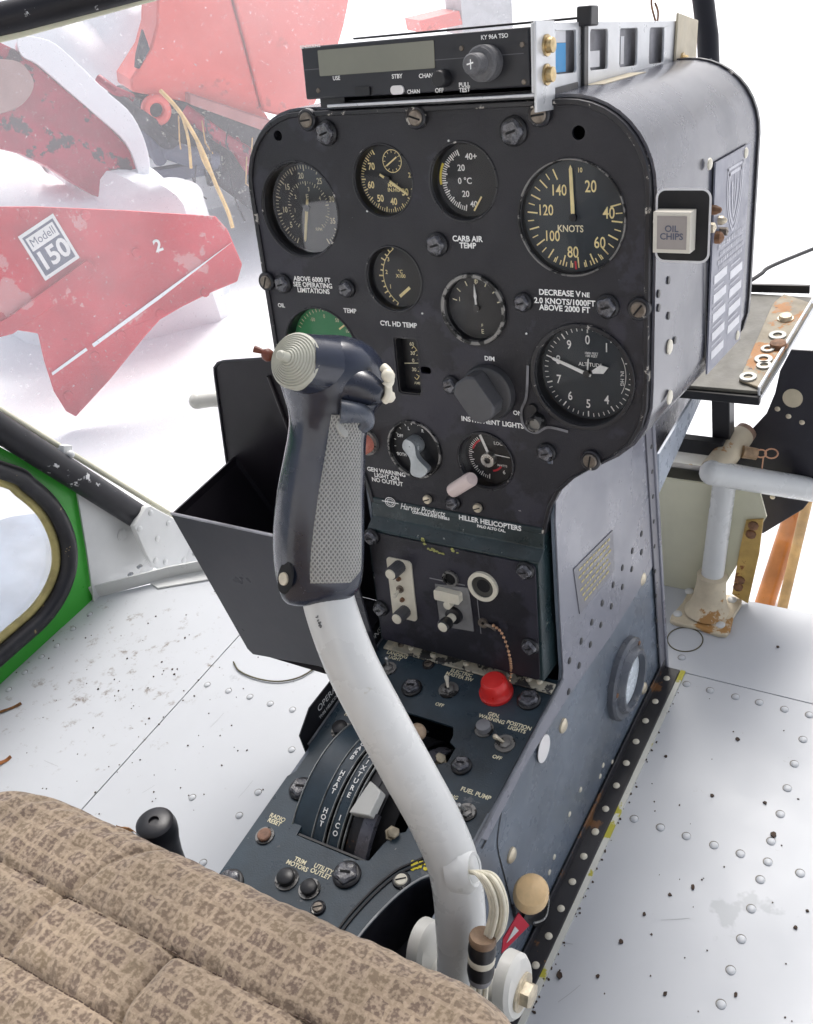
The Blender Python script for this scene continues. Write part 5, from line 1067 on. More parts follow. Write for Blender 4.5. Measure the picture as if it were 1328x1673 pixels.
# ================================================================== LEFT DOOR FRAME AND CORNER
DW = Fr((-.755, 0, 0), (0, 1, 0), (0, 0, 1))            # left wall, normal +X
dr_ = thing('door_frame', (-.755, -.1, 0), 'bright green door frame with a rounded window and thick black rubber seal, at the left', 'door frame')
inn = [DW.px(x, y) for x, y in ((0, 768), (44, 792), (84, 832), (106, 885), (104, 940), (72, 1000), (0, 1066))]
inn = [(-.75, .92)] + [(-.10, .42)] + inn + [(-.35, -.005 + .05)] + [(-.75, .04)]
inn_s = spline(inn, 12)
gout = [(-.75, 1.02), (-.10, .50), DW.px(0, 730), DW.px(130, 800), DW.px(143, 890), DW.px(156, 988), (.02, .0005), (-.75, .0005)]
b = MB(); b.prism(DW, gout + inn_s[::-1], -.004, 0); b.build('door_skin', dr_, m_green, bevel=.0006)
b = MB(); b.tube([DW.p(u, v, .006) for u, v in inn_s], .0125, 14); b.build('rubber_seal', dr_, m_seal)
inn2 = [(u - .012 if 0 else u, v) for u, v in inn_s]; b = MB()
def inset(L, d_):
    out = []
    for i in range(len(L)):
        a_ = V3((*L[max(i - 1, 0)], 0)); c_ = V3((*L[min(i + 1, len(L) - 1)], 0)); t = (c_ - a_).normalized(); out.append((L[i][0] + t.y * d_, L[i][1] - t.x * d_))
    return out
ii = inset(inn_s, .015); b.tube([DW.p(u, v, -.004) for u, v in ii], .0065, 10); b.build('seal_edge', dr_, m_olive)
b = MB(); jj = inset(inn_s, .008); b.prism(DW, jj, -.010, -.0085); b.build('window_pane', dr_, glass_mat('door pane', haze=.10, dust=.1))
GP = DW.sub(0, 0, .004); b = MB(); b.prism(GP, [GP.px(x, y) for x, y in ((124, 805), (234, 872), (252, 915), (246, 938), (207, 962), (169, 996), (152, 986), (140, 900))], 0, .003)
gs = b.build('corner_gusset', org=GP.at(190, 900)); gs.data.materials.append(m_gusset); tag(gs, 'pale grey corner gusset plate between the green door frame and the black tube', 'bracket')
b = MB(); u, v = GP.px(200, 874, .003); b.ring(GP, u, v, .0085, .0105, .003, .0042, 28); b.lathe(GP, u, v, [(.0085, .003), (.008, .0044), (1e-5, .005)], 20); q = b.build('access_plug', gs, m_gusset)
def prv(parent, fr, pts, r, mat, n): rivets('rivet', parent, fr, pts, r, mat, .45, n)
gs['_o'] = tuple(gs.location); prv(gs, GP, [(171, 978), (198, 955), (213, 939), (228, 926)], .0045, m_gusset, .003)
# black frame tube with clipped weather strip
tb = thing('frame_tube', tuple(DW.at(120, 775)), 'black chipped windshield frame tube running down to the floor corner at the left', 'frame tube')
T0, T1 = DW.at(240, 853, .018), DW.at(0, 700, .020); dv = (T1 - T0); b = MB(); b.tube([T0, T1, T1 + dv * 1.6 + V3((0, 0, .0))], .0195, 24); b.build('tube', tb, m_btube)
off = DW.at(190, 775, .0) - DW.at(175, 805, .0); b = MB(); e0, e1 = DW.at(330, 872, .006), DW.at(10, 676, .006); b.tube([e0, e0.lerp(e1, .5), e1, e1 + (e1 - e0) * .8], .0045, 10); b.build('weather_strip', tb, m_cream)
b = MB(); c = DW.at(103, 740, .010); b.box(Fr(c, (0, 1, -.6), (0, .6, 1)), -.008, .008, -.012, .012, -.004, .010); b.ball(c + V3((.016, 0, 0)), .006, 10); b.build('clip', tb, m_gusset, bevel=.001)
nd = thing('corner_fitting', tuple(DW.at(270, 890)), 'white cast corner fitting with rivets where the black tube meets the floor', 'fitting')
NF = DW.sub(0, 0, .040); b = MB(); b.prism(NF, [NF.px(x, y) for x, y in ((216, 860), (222, 850), (236, 828), (244, 826), (300, 856), (350, 893), (350, 912), (322, 920), (288, 936), (262, 932), (246, 924), (236, 905))], -.006, .004); b.build('plate', nd, m_gusset, bevel=.0015)
prv(nd, NF, [(228, 864), (246, 838), (275, 855), (257, 880), (254, 916), (270, 918), (300, 916)], .0052, m_gusset, .004)
b = MB(); b.prism(FLR, [FLR.px(x, y, .001) for x, y in ((240, 950), (258, 962), (352, 946), (356, 934), (300, 930), (262, 934))], .0003, .0030); b.build('foot', nd, m_gusset, bevel=.0008)
sk_ = MB(); pk = [V3((-.762, .082, 0)), V3((-.66, .167, 0)), V3((-.60, .207, 0)), V3((-.47, .264, 0)), V3((-.30, .33, 0))]
for a_, b_ in zip(pk[:-1], pk[1:]):
    f = Fr(a_, b_ - a_, (0, 0, 1)); sk_.box(f, 0, (b_ - a_).length, .0005, .022, -.0025, 0)
o = struct(sk_.build('cabin_sill', mat=m_gusset)); rivets('rivet', o, Fr(pk[1], pk[2] - pk[1], (0, 0, 1)), [(318, 905), (340, 902), (300, 925), (355, 915)], .0042, m_gusset, .4)
# upper left window frame tube
ut = thing('upper_frame_tube', tuple(D(60, 25, 1.05)), 'black frame tube with a cream lip across the upper left corner', 'frame tube')
b = MB(); b.tube([D(-150, 66, 1.05), D(30, 26, 1.05), D(260, -34, 1.05), D(420, -86, 1.05)], .0165, 20); b.build('tube', ut, m_btube)
b = MB(); b.tube([D(-150, 98, 1.055), D(30, 55, 1.055), D(260, -8, 1.055), D(420, -58, 1.055)], .0045, 10); b.build('lip', ut, m_olive if 0 else m_cream)
# centre post at the upper right
cpz = MB(); cpz.tube([D(1141, -60, 1.22), D(1156, 60, 1.225), D(1162, 220, 1.24), D(1170, 520, 1.28)], .0130, 20); o = cpz.build('windshield_post', org=D(1160, 100, 1.23)); o.data.materials.append(m_btube); tag(o, 'thin black upright post behind the console hood at the upper right', 'post')
q = MB(); q.tube(spline([D(1066, -20, 1.15), D(1064, 5, 1.15), D(1068, 25, 1.15), D(1073, 38, 1.15), D(1075, 20, 1.15), D(1070, 5, 1.15)], 6), .0012, 7); o = q.build('hanging_wire', org=D(1068, 10, 1.15)); o.data.materials.append(m_rust); tag(o, 'thin rusty wire loop hanging above the radio tray', 'wire')
q = MB(); q.tube(spline([D(1150, 500, 1.10), D(1220, 462, 1.12), D(1244, 447, 1.13), D(1262, 434, 1.14), D(1345, 400, 1.18)], 6), .0022, 8); o = q.build('black_cable', org=D(1250, 440, 1.13)); o.data.materials.append(m_black); tag(o, 'thin black cable leading off to the right from behind the hood', 'cable')
q = MB(); q.tube([D(322, 655, 1.25), D(345, 652, 1.25), D(420, 650, 1.25)], .010, 16); q.ball(D(322, 655, 1.25), .0105, 14); o = q.build('tube_stub', org=D(340, 652, 1.25)); o.data.materials.append(m_wtube); tag(o, 'white rounded tube end poking out behind the map case', 'tube')

# ================================================================== RIGHT SIDE STRUCTURE
SH = Fr((0, 0, .335), (1, 0, 0), (0, 1, 0))
shf = thing('equipment_shelf', tuple(SH.at(1240, 560)), 'grimy flat steel shelf with a rust streaked edge, behind the console hood at the right', 'shelf')
b = MB(); b.prism(SH, [SH.px(x, y) for x, y in ((1100, 628), (1245, 640), (1335, 486), (1080, 470))], -.004, 0); b.build('shelf_plate', shf, m_shelf, bevel=.0006)
b = MB(); b.prism(SH, [SH.px(x, y) for x, y in ((1207, 624), (1243, 638), (1328, 500), (1280, 484), (1262, 500))], .0003, .003); b.build('edge_strip', shf, m_shelfr, bevel=.0006)
fa, fb = SH.at(1100, 628), SH.at(1242, 641); q = MB(); f = Fr(fa, (fb - fa), (0, 0, 1)); q.box(f, 0, (fb - fa).length, -.014, -.0042, -.003, .004); q.build('front_lip', shf, m_black, bevel=.0008)
q = MB(); f = Fr((fb.x, fb.y, SH.O.z), SH.at(1335, 486) - fb, (0, 0, 1)); q.box(f, 0, .30, -.012, .006, -.003, -.0005); q.build('side_lip', shf, m_alu, bevel=.0005)
q = MB(); a_, b_ = SH.at(1080, 474), SH.at(1322, 480); f = Fr(a_, b_ - a_, (0, 0, 1)); q.box(f, 0, (b_ - a_).length, 0.0, .010, -.004, .0); q.build('rear_lip', shf, m_black)
for x, y, r_ in ((1270, 549, .0095), (1254, 571, .0075), (1247, 588, .0095), (1248, 598, .0080), (1222, 617, .0090)):
    o = thing('washer', tuple(SH.at(x, y, .003)), 'x', 'washer', 'washers lying on the rusty shelf edge'); u, v = SH.px(x, y, .003); q = MB(); q.ring(SH, u, v, r_ * .5, r_, .0031, .0050, 24); q.build('ring', o, M('washer zinc', (.40, .40, .37), .5, metal=.3, var=.2, vs=80), bevel=.0003)
    o['label'] = {549: 'large pale washer lying farthest back on the rusty shelf edge', 571: 'small steel washer second from the back on the shelf edge, next to the brown bolt', 588: 'washer lying half under a smaller one on the rusty shelf edge', 598: 'small washer lying over a larger one on the rusty shelf edge', 617: 'washer lying at the near corner of the rusty shelf edge'}[y]
for x, y, r_, mt, lbt in ((1283, 521, .0075, m_cad, 'pale domed bolt head at the far end of the shelf edge'), (1271, 566, .0090, m_rust, 'dark brown bolt head among the washers on the shelf edge')):
    u, v = SH.px(x, y, .003); q = MB(); q.lathe(SH, u, v, [(r_ * 1.2, .003), (r_ * 1.2, .0042), (r_, .0042), (r_ * .95, .008), (r_ * .5, .0095), (1e-5, .0097)], 12); o = q.build('bolt', org=SH.p(u, v, .003)); o.data.materials.append(mt); tag(o, lbt, 'bolt')
# black post and crossbar beneath the shelf
pb = thing('support_frame', (.11, .37, .0), 'black post and crossbar under the steel shelf, behind the white tube frame', 'support frame')
Y4 = Fr((0, .40, 0), (1, 0, 0), (0, 0, 1))
b = MB(); u0, z0 = Y4.px(1166, 640); u1, z1 = Y4.px(1196, 720); b.box(Y4, u0, u1, z1 - .02, .332, -.01, .01); b.build('post', pb, m_black, bevel=.001)
b = MB(); z2 = Y4.px(1120, 760)[1]; b.box(Y4, -.05, u1 + .005, Y4.px(1120, 790)[1], z2, -.008, .008); b.build('crossbar', pb, m_black, bevel=.001)
b = MB(); b.box(Y4, -.05, u1 - .004, Y4.px(1130, 722)[1], Y4.px(1130, 700)[1], .012, .024); b.build('crossbar', pb, m_blackmat, bevel=.001)
# big black curved side plate
BPF = Fr((0, .43, 0), (1, 0, 0), (0, 0, 1)); pts = [BPF.px(x, y) for x, y in ((1292, 572), (1345, 575), (1345, 790), (1312, 832), (1246, 872), (1216, 856), (1208, 800), (1190, 760), (1200, 722), (1228, 702), (1252, 676), (1266, 642), (1274, 606))]
b = MB(); b.prism(BPF, pts, -.003, 0, [circ(*BPF.px(1243, 787), .0035, 12)[::-1]]); blp = thing('curved_plate', tuple(BPF.at(1280, 720)), 'black curved metal plate at the right edge behind the white tube frame', 'metal plate'); b.build('plate', blp, m_bplate, bevel=.0006)
b = MB(); u, v = BPF.px(1295, 650); b.lathe(BPF, u, v, [(.011, .0002), (.011, .0012), (1e-5, .0016)], 20, sy=1.1); b.build('rubber_plug', blp, m_tan)
rivets('rivet', blp, BPF, [(1222, 812), (1262, 812), (1225, 842), (1288, 680), (1270, 668), (1310, 690)], .0032, m_cad, .4)
# cream bulkhead
CB = Fr((0, .3715, 0), (1, 0, 0), (0, 0, 1)); b = MB(); b.prism(CB, [(-.12, .0005), (.120, .0005), CB.px(1252, 845), CB.px(1240, 800), (.10, CB.px(1100, 783)[1]), (-.12, CB.px(1078, 783)[1])], -.003, 0)
o = b.build('cream_bulkhead', org=(.03, .376, .08)); o.data.materials.append(m_cream); tag(o, 'cream painted upright bulkhead sheet behind the floor flange', 'bulkhead')
b = MB(); pts = [CB.px(x, y, .002) for x, y in ((1219, 850), (1247, 848), (1240, 905), (1222, 985), (1196, 970), (1208, 900))]; b.prism(CB, pts, .0005, .003); yb_ = b.build('yellow_bracket', org=CB.at(1222, 910)); yb_.data.materials.append(m_yell); tag(yb_, 'yellow primed upright bracket with rusty bolts beside the cream bulkhead', 'bracket')
for x, y in ((1231, 858), (1227, 872), (1209, 947), (1206, 958)):
    u, v = CB.px(x, y, .003); q = MB(); q.lathe(CB, u, v, [(.0062, .003), (.006, .006), (.003, .008), (1e-5, .0082)], 10); q.build('bolt', yb_, m_rust)
# white tube pedal frame with cast flange
tf = thing('pedal_stand', tuple(FLR.at(1150, 995)), 'white tubular frame with a tee joint on a stained cast floor flange at the right', 'pedal stand')
fc = FLR.at(1152, 992); FT = FLR.sub(fc.x, fc.y)
fp4 = [FLR.px(x, y, .006) for x, y in ((1094, 1013), (1186, 1037), (1212, 978), (1133, 956))]
b = MB(); cxx = sum(p[0] for p in fp4) / 4; cyy = sum(p[1] for p in fp4) / 4; b.prism(FLR, smooth_poly([(cxx + (p[0] - cxx) * s_, cyy + (p[1] - cyy) * s_) for p, s_ in ((fp4[0], 1), (((fp4[0][0] + fp4[1][0]) / 2, (fp4[0][1] + fp4[1][1]) / 2), .98), (fp4[1], 1), (((fp4[2][0] + fp4[1][0]) / 2, (fp4[2][1] + fp4[1][1]) / 2), .98), (fp4[2], 1), (((fp4[2][0] + fp4[3][0]) / 2, (fp4[2][1] + fp4[3][1]) / 2), .98), (fp4[3], 1), (((fp4[0][0] + fp4[3][0]) / 2, (fp4[0][1] + fp4[3][1]) / 2), .98))], 3), .0004, .006); b.build('flange_plate', tf, m_cast, bevel=.0012)
prv(tf, FLR, [(1107, 1003), (1177, 1021), (1196, 980), (1126, 966)], .0058, m_gusset, .006)
base = V3((cxx, cyy, .004)); tp0 = D(1184, 785, 1.17); base2 = D(1152, 985, (base - CAM).dot(-bkv) - .01)
b = MB(); ax = (tp0 - base).normalized(); f = axf(base, ax); b.lathe(f, 0, 0, [(.0290, 0), (.0240, .008), (.0200, .020), (.0180, .040), (.0175, .050), (.0185, .054), (.0140, .056)], 28); b.build('socket', tf, m_cast)
b = MB(); b.tube([base + ax * .045, tp0], .0135, 20); b.build('upright', tf, m_white)
nd0 = D(1163, 772, 1.145); b = MB(); b.tube([nd0 + (nd0 - D(1230, 784, 1.18)).normalized() * .002, nd0, D(1230, 784, 1.16), D(1400, 812, 1.22)], .0145, 22); b.ball(nd0, .0145, 16); b.build('cross_tube', tf, m_white)
b = MB(); b.tube([D(1085, 736, 1.22), D(1180, 750, 1.20)], .0125, 18); b.build('cross_tube', tf, m_wtube)
b = MB(); b.tube([D(1165, 770, 1.15), D(1192, 736, 1.17), D(1212, 712, 1.185)], [.0155, .0150, .0140], 20); b.build('tee_joint', tf, M('stained joint', (.58, .50, .36), .5, var=.15, specks=(((.42, .22, .08), 25, .58),)))
b = MB(); b.tube([D(1208, 718, 1.183), D(1220, 704, 1.188)], [.0135, .0125], 16); b.build('end_cap', tf, M('rust brown cap', (.26, .16, .11), .6, var=.3, vs=60))
b = MB(); b.tube([D(1213, 738, 1.16), D(1236, 742, 1.16)], [.0075, .0070], 12); b.build('rusty_clevis', tf, M('rust cream', (.42, .28, .16), .6, var=.4, vs=80))
b = MB(); b.tube([D(1243, 741, 1.155) + (rt * cos(a_) * .006 + up_ * sin(a_) * .0045) for a_ in [k * pi / 8 for k in range(16)]], .0010, 6, closed=True); b.tube([D(1260, 741, 1.155) + (rt * cos(a_) * .0075 + up_ * sin(a_) * .0055) for a_ in [k * pi / 8 for k in range(16)]], .0010, 6, closed=True); b.tube([D(1247, 746, 1.155), D(1244, 770, 1.16)], .0009, 6); b.build('safety_pin', tf, M('copper wire', (.50, .26, .15), .5))
# circle cut in the floor near the flange
b = MB(); u, v = FLR.px(1119, 1045); b.ring(FLR, u, v, .0205, .0218, .0002, .0009, 40); o = b.build('floor_ring', org=(u, v, 0)); o.data.materials.append(m_cord); tag(o, 'thin dark circle round a plug in the white floor below the flange', 'floor plug')
# handles outside
for (x0_, y0_, x1_, y1_, dd, r_, mt, lb_) in ((1318, 775, 1228, 1050, 2.05, .0205, m_orange, 'thick varnished orange wooden handle leaning outside at the right'), (1330, 770, 1262, 1060, 2.0, .0105, m_bamboo, 'thin dry cane leaning outside beside the thick orange handle')):
    q = MB(); a_, b_ = D(x0_, y0_, dd), D(x1_, y1_, dd + .1); e_ = b_ + (b_ - a_) * 1.15; q.tube([a_ - (b_ - a_) * .35, a_, a_.lerp(b_, .5), b_, e_], r_, 14); o = q.build('wooden_handle' if r_ > .01 else 'cane', org=b_); o.data.materials.append(mt); tag(o, lb_, 'handle' if r_ > .01 else 'cane')

# ================================================================== DEBRIS AND CORDS ON THE FLOOR
q = MB(); q.tube([FLR.p(*FLR.px(x, y), .002) for x, y in spline([(382, 1083), (392, 1098), (420, 1110), (455, 1115), (490, 1108), (520, 1090)], 5)], .0011, 7); o = q.build('loose_cord', org=FLR.at(440, 1110)); o.data.materials.append(m_cord); tag(o, 'thin olive cord curving on the floor below the map case', 'cord')
def leaf(x, y, ln, wd, rot, mat, lbt, nm='dry_leaf', cat='leaf'):
    u, v = FLR.px(x, y); f = Fr((u, v, .001), (cos(rot), sin(rot), .05), (-sin(rot), cos(rot), .1)); q = MB(); n_ = 9; P = []
    for i in range(n_):
        t = i / (n_ - 1); w_ = wd * sin(pi * t) ** .8 * random.uniform(.7, 1.1) + .0003
        P += [f.p((t - .5) * ln, -w_, .0015 * sin(t * 5)), f.p((t - .5) * ln, 0, .0035 + .001 * sin(t * 7)), f.p((t - .5) * ln, w_, .0012 * cos(t * 5))]
    q.add(P, [(3 * i + k, 3 * i + 3 + k, 3 * i + 4 + k, 3 * i + 1 + k) for i in range(n_ - 1) for k in (0, 1)]); q.tube([f.p(-ln * .5, 0, .002), f.p(-ln * .75, wd * .6, .002)], .0005, 5)
    o = q.build(nm, org=(u, v, 0)); o.data.materials.append(mat); return tag(o, lbt, cat)
leaf(205, 1356, .024, .0035, 3.3, m_leaf, 'small dry leaf on the floor beside the black lever'); leaf(14, 1160, .038, .0022, .9, m_leaf, 'thin brown twig on the floor near the green door frame', 'twig', 'twig')
leaf(6, 1245, .022, .004, 1.1, M('orange bark', (.38, .14, .04), .7), 'orange brown bark flake at the left edge of the floor', 'bark_flake', 'bark'); leaf(290, 935, .014, .003, .6, m_leaf, 'small brown flake on the corner fitting')
random.seed(42); q = MB()
def crumb(x, y, s_):
    u, v = FLR.px(x, y); f = FLR.sub(u, v, .0002); k = random.randint(5, 7); q.prism(f, [(s_ * random.uniform(.5, 1.2) * cos(2 * pi * i / k), s_ * random.uniform(.5, 1.2) * sin(2 * pi * i / k)) for i in range(k)], 0, s_ * .6)
for x, y, s_ in ((1132, 1450, .0028), (1263, 1365, .0034), (1250, 1312, .0024), (1163, 1300, .0022), (1205, 1208, .0026), (1300, 1516, .0024), (1319, 1489, .0018), (977, 1595, .002), (1087, 1624, .0022), (1202, 1626, .0022), (1094, 1462, .002), (1052, 1494, .002), (914, 1594, .0045), (1015, 1539, .003), (1088, 1236, .002), (1270, 1057, .002), (1204, 1208, .002)) : crumb(x, y, s_)
for i in range(38): crumb(random.gauss(230, 70), random.gauss(1085, 60), random.uniform(.0005, .0017))
for i in range(60): crumb(random.uniform(20, 480), random.uniform(1060, 1330), random.uniform(.0005, .0014))
for i in range(34): crumb(random.uniform(900, 1328), random.uniform(1120, 1670), random.uniform(.0005, .0013))
for i in range(70):
    t = random.random(); crumb(1110 - 245 * t + random.uniform(0, 9), 1110 + 545 * t, random.uniform(.0006, .0016))
q2 = MB(); random.seed(77)
for i in range(9):
    x, y = (random.uniform(900, 1310), random.uniform(1130, 1660)) if i % 2 else (random.uniform(40, 420), random.uniform(1120, 1330)); u, v = FLR.px(x, y); a = random.uniform(0, 6.28); l = random.uniform(.01, .03)
    q2.path(FLR, spline([(u, v), (u + l * .5 * cos(a) + .0005, v + l * .5 * sin(a)), (u + l * cos(a), v + l * sin(a))], 3), .00035, .00035)
q2.build('scratches', floor, M('scratch grey', (.30, .31, .32), .6)); floor.data.update()
o = q.build('floor_grit'); o.data.materials.append(m_twig); o['kind'] = 'stuff'; o['label'] = 'crumbs of dirt scattered over the white floor'; o['category'] = 'grit'

# ================================================================== OUTSIDE: red snow plow and machine
P0 = V3((-2.33, 1.26, -.60)); nrm = V3((CAM.x - P0.x, CAM.y - P0.y, 0)).normalized(); Uh = V3((0, 0, 1)).cross(nrm).normalized()
PL = Fr(P0, Uh, (0, 0, 1) - nrm * 0 if 0 else V3((0, 0, 1)) - nrm * .25)
plw = thing('snow_plow', tuple(PL.at(250, 500)), 'weathered red plow blade lettered Modell 150, lying in the snow outside the windshield', 'snow plow')
blade = [PL.px(x, y) for x, y in ((-60, 338), (60, 337), (200, 343), (352, 353), (372, 375), (396, 432), (388, 460), (345, 478), (300, 500), (262, 522), (235, 552), (180, 620), (124, 681), (108, 672), (88, 640), (72, 590), (62, 545), (30, 540), (-60, 545))]
b = MB(); b.prism(PL, blade, -.03, 0); b.build('blade', plw, m_plow, bevel=.006)
b = MB(); b.prism(PL, [PL.px(x, y) for x, y in ((-40, 545), (10, 520), (140, 425), (150, 430), (155, 445), (80, 505), (20, 545), (-40, 560))], .001, .02); b.build('brace_plate', plw, m_plow, bevel=.003)
b = MB(); b.prism(PL, [PL.px(x, y) for x, y in ((150, 562), (260, 482), (378, 396), (262, 487), (153, 567))], .002, .008); b.build('snow_ridge', plw, m_snow)
b = MB(); b.prism(PL, [PL.px(x, y) for x, y in ((84, 609), (140, 568), (143, 572), (86, 613))], .002, .006); b.build('snow_ridge', plw, m_snow)
sk = [PL.px(x, y) for x, y in ((29, 387), (88, 352), (130, 421), (74, 459))]
sc_ = V3((*sk[3], 0)); uu = V3((*sk[2], 0)) - sc_; vv = V3((*sk[0], 0)) - sc_; SF = Fr(PL.p(sc_.x, sc_.y, .004), PL.U * uu.x + PL.V * uu.y, PL.U * vv.x + PL.V * vv.y); wS, hS = uu.length, vv.length
b = MB(); b.use(m_sticker).box(SF, 0, wS, 0, hS, 0, .003); b.use(m_stick2).box(SF, wS * .07, wS * .93, hS * .07, hS * .93, .003, .0036)
b.use(m_sticker).box(SF, wS * .12, wS * .88, hS * .60, hS * .88, .0036, .0042).text(SF, '150', wS * .5, hS * .33, hS * .52, .0046, bold=.03, sx=.95)
b.use(m_stick2).text(SF, 'Modell', wS * .5, hS * .74, hS * .24, .0048, bold=.0, sx=.88); b.build('sticker', plw, label='white and grey sticker reading Modell 150')
b = MB(); u, v = PL.px(258, 402); b.text(PL, '2', u, v, .055, .003, bold=.03); b.build('number_mark', plw, m_sticker)
for x, y in ((40, 350), (223, 413), (150, 438), (72, 492), (335, 478), (262, 512), (198, 548), (155, 582), (112, 646), (140, 352)):
    u, v = PL.px(x, y); q = MB(); q.lathe(PL, u, v, [(.016, 0), (.015, .006), (1e-5, .008)], 12); q.build('bolt', plw, m_plow)
# thick arm behind, with snow on top
PA = Fr(P0 - nrm * .55, PL.U, V3((0, 0, 1)) - nrm * .2)
def roundtube_poly(mb, fr, pts, n0, n1): return mb.prism(fr, smooth_poly(pts, 4), n0, n1)
arm = thing('snow_loader_boom', tuple(PA.at(120, 220)), 'thick crimson arm of the snow machine with snow lying along its top', 'loader boom')
b = MB(); roundtube_poly(b, PA, [PA.px(x, y) for x, y in ((-60, 60), (12, 75), (50, 100), (110, 150), (180, 210), (222, 262), (240, 318), (232, 342), (200, 332), (150, 318), (90, 280), (30, 250), (-60, 215))], -.15, 0); b.build('arm_body', arm, m_arm, bevel=.03)
sm_ = MB(); roundtube_poly(sm_, PA, [PA.px(x, y) for x, y in ((30, 62), (80, 68), (120, 100), (170, 148), (215, 190), (240, 250), (243, 310), (236, 330), (226, 290), (205, 235), (160, 192), (100, 140), (60, 106), (35, 92))], -.14, .03); sm_.build('snow_cap', arm, m_snow, bevel=.02)
b = MB(); roundtube_poly(b, PA, [PA.px(x, y) for x, y in ((-60, 110), (20, 100), (50, 125), (52, 150), (30, 175), (-10, 188), (-60, 190))], .001, .04); b.build('dirty_cover', arm, M('dusty rose grey', (.40, .26, .24), .7, var=.15, vs=5))
# machine body behind
PB = Fr(P0 - nrm * 1.3, PL.U, V3((0, 0, 1)))
mach = thing('red_machine', tuple(PB.at(380, 120)), 'large red orange sheet metal body of a machine behind the radio', 'machine')
b = MB(); b.prism(PB, [PB.px(x, y) for x, y in ((258, -60), (362, -60), (395, 60), (425, 172), (440, 195), (430, 210), (330, 172), (215, 150), (213, 130), (245, 80), (256, 40))], -.30, 0); b.build('body_panel', mach, m_plow2, bevel=.01)
b = MB(); b.prism(PB, [PB.px(x, y) for x, y in ((366, -60), (580, -60), (560, 40), (540, 110), (505, 185), (470, 192), (428, 182), (398, 62))], -.28, .02); b.build('body_panel', mach, m_plow2, bevel=.01)
b = MB(); b.prism(PB, [PB.px(x, y) for x, y in ((300, 148), (450, 198), (520, 215), (520, 235), (430, 212), (300, 165))], .02, .10); b.build('lower_rail', mach, M('dusty rose rail', (.42, .16, .15), .6, var=.2, vs=6), bevel=.006)
b = MB(); b.prism(PB, [PB.px(x, y) for x, y in ((230, 165), (300, 160), (520, 232), (520, 420), (420, 350), (300, 262), (250, 262), (232, 230))], -.5, -.02); b.build('undercarriage', mach, m_dirt)
random.seed(31)
for i, (x0_, y0_, x1_, y1_, r_) in enumerate(((232, 195, 300, 250, .035), (300, 180, 420, 260, .03), (262, 240, 350, 262, .045), (330, 205, 345, 300, .02), (380, 230, 430, 300, .03), (240, 215, 262, 262, .03), (180, 150, 250, 205, .03), (160, 128, 215, 160, .018))):
    q = MB(); q.tube([PB.at(x0_, y0_, .05), PB.at((x0_ + x1_) / 2, (y0_ + y1_) / 2 + 4, .10), PB.at(x1_, y1_, .05)], r_, 10); q.build('linkage', mach, (m_dirt, m_arm, m_stick2)[i % 3])
for i in range(12):
    x, y = random.uniform(290, 420), random.uniform(175, 300); q = MB(); q.tube([PB.at(x, y, .12), PB.at(x + random.uniform(-5, 12), y + random.uniform(20, 50), .16), PB.at(x + random.uniform(0, 26), y + random.uniform(50, 90), .14)], .0035, 5); q.build('caught_grass', mach, m_bamboo if i % 3 == 0 else m_dirt)
b = MB(); u, v = PB.px(252, 178); b.ring(PB, u, v, .03, .062, .02, .06, 28); b.build('shackle', mach, m_plow2, bevel=.01)
b = MB(); b.prism(PB, [PB.px(x, y) for x, y in ((243, 275), (330, 262), (335, 282), (245, 300))], -.01, .06); b.build('dark_bar', mach, m_stick2, bevel=.008)
b = MB(); b.prism(PB, [PB.px(x, y) for x, y in ((222, 88), (232, 48), (240, 70), (243, 80), (226, 112), (220, 110))], -.01, .02); b.build('dark_spike', mach, m_dirt)
# second pink machine part right of the radio's left end
PC = Fr(P0 - nrm * 2.3, PL.U, V3((0, 0, 1))); b = MB(); b.prism(PC, [PC.px(x, y) for x, y in ((686, 34), (750, 18), (756, 40), (690, 54))], -.2, 0); o = b.build('distant_machine', org=PC.at(720, 36)); o.data.materials.append(m_plow2); tag(o, 'small faded red machine part far outside, above the radio', 'machine')
b = MB(); b.prism(PC, [PC.px(x, y) for x, y in ((752, -20), (835, -20), (838, 52), (756, 58))], -.2, 0); o = b.build('pale_sheet_metal', org=PC.at(795, 20)); o.data.materials.append(M('pale grey sheet', (.45, .46, .48), .6)); tag(o, 'pale grey sheet far outside, above the radio', 'sheet metal')
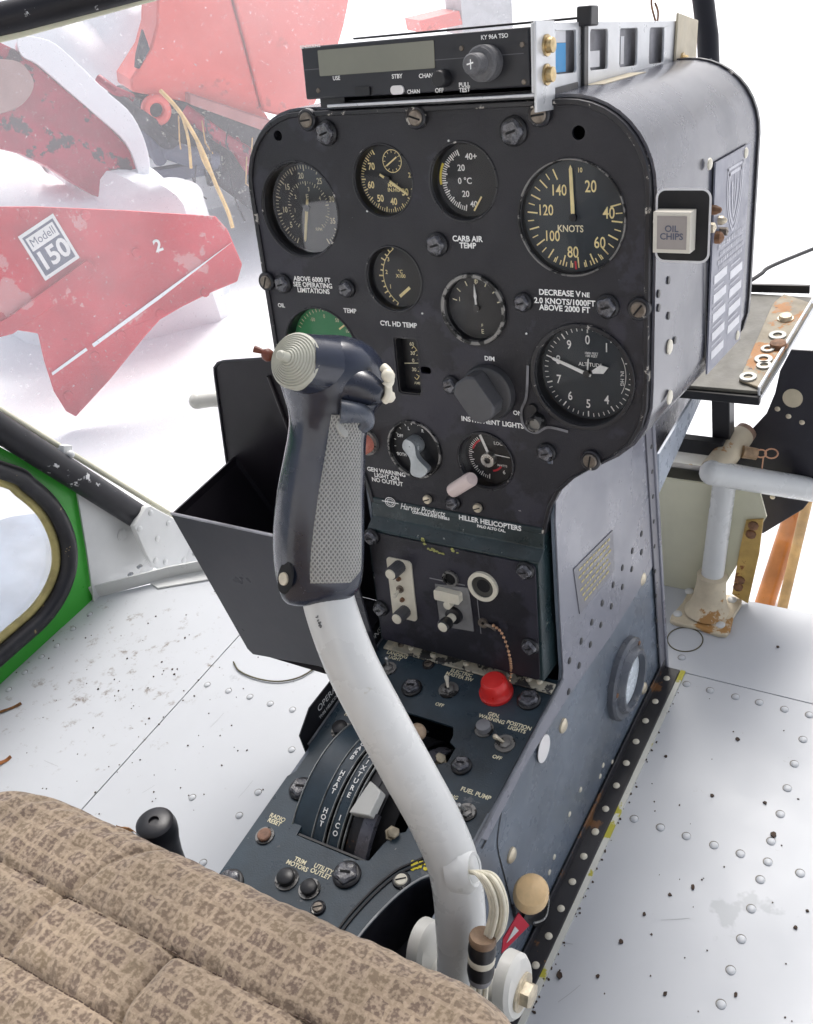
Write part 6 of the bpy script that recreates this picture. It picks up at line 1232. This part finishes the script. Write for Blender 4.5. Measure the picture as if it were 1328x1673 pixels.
# snow heaps
def heap(x, y, dd, rx, rz, lbt, ry=None, seed=0):
    random.seed(seed); c = D(x, y, dd); q = MB(); K1, K2 = 32, 12; P = []; ph1 = random.random() * 6
    for i in range(K1):
        a = 2 * pi * i / K1
        P.append(c + V3((rx * cos(a) * 1.15, (ry or rx) * sin(a) * 1.15, -1.2)))
        for j in range(K2):
            e = pi / 2 * j / (K2 - 1); w_ = 1 + .12 * sin(3 * a + ph1) + .07 * sin(7 * a + e * 3 + ph1); P.append(c + V3((rx * cos(a) * cos(e) * w_, (ry or rx) * sin(a) * cos(e) * w_, rz * sin(e) * w_)))
    q.add(P, [(i * (K2 + 1) + j, ((i + 1) % K1) * (K2 + 1) + j, ((i + 1) % K1) * (K2 + 1) + j + 1, i * (K2 + 1) + j + 1) for i in range(K1) for j in range(K2)]); o = q.build('snow_heap', org=c); o.data.materials.append(m_snow); return tag(o, lbt, 'snow', 'snow heaped around the red plow')
heap(100, 345, 4.05, .60, .20, 'long snow heap lying along the top edge of the red plow blade', .25, 1)
heap(258, 350, 4.15, .17, .12, 'small snow heap behind the right end of the plow blade', .2, 2)
heap(170, 130, 5.2, .62, .40, 'snow mound between the crimson arm and the machine body', .4, 3)
gm = MB(); c = D(10, 985, 2.5)
gm.ball(c, .30, 20, .55); o = gm.build('shaded_snow_mound', org=c); o.data.materials.append(M('grey blue tarpaulin', (.22, .27, .34), .5, var=.4, vs=7, bump=1, bs=20)); tag(o, 'snow mound outside with grey blue shade put into its colour, seen through the window of the green door', 'shaded snow')  # blue-grey shadow on the snow is put into this added mound's colour
# straws
for pts_, r_, lbt in (([(262, 148), (285, 172), (305, 200), (330, 245), (352, 300), (372, 345), (380, 372)], .0085, 'long dry straw stalk in front of the dark machine underside'), ([(298, 190), (308, 230), (312, 275)], .006, 'short dry straw stalk hanging left of the long one'), ([(320, 225), (332, 262), (345, 285)], .006, 'short dry straw stalk hanging beside the long one on the right')):
    q = MB(); q.tube(spline([D(x, y, 4.1) for x, y in pts_], 4), r_, 6); o = q.build('straw_stalk', org=D(*pts_[0], 4.1)); o.data.materials.append(m_straw); tag(o, lbt, 'straw', 'dry straw stalks')

for o in bpy.data.objects:
    if '_o' in o: del o['_o']
    if o.type == 'MESH':
        if o.parent is None and 'label' not in o and o.get('kind') is None: print('UNLABELLED', o.name)
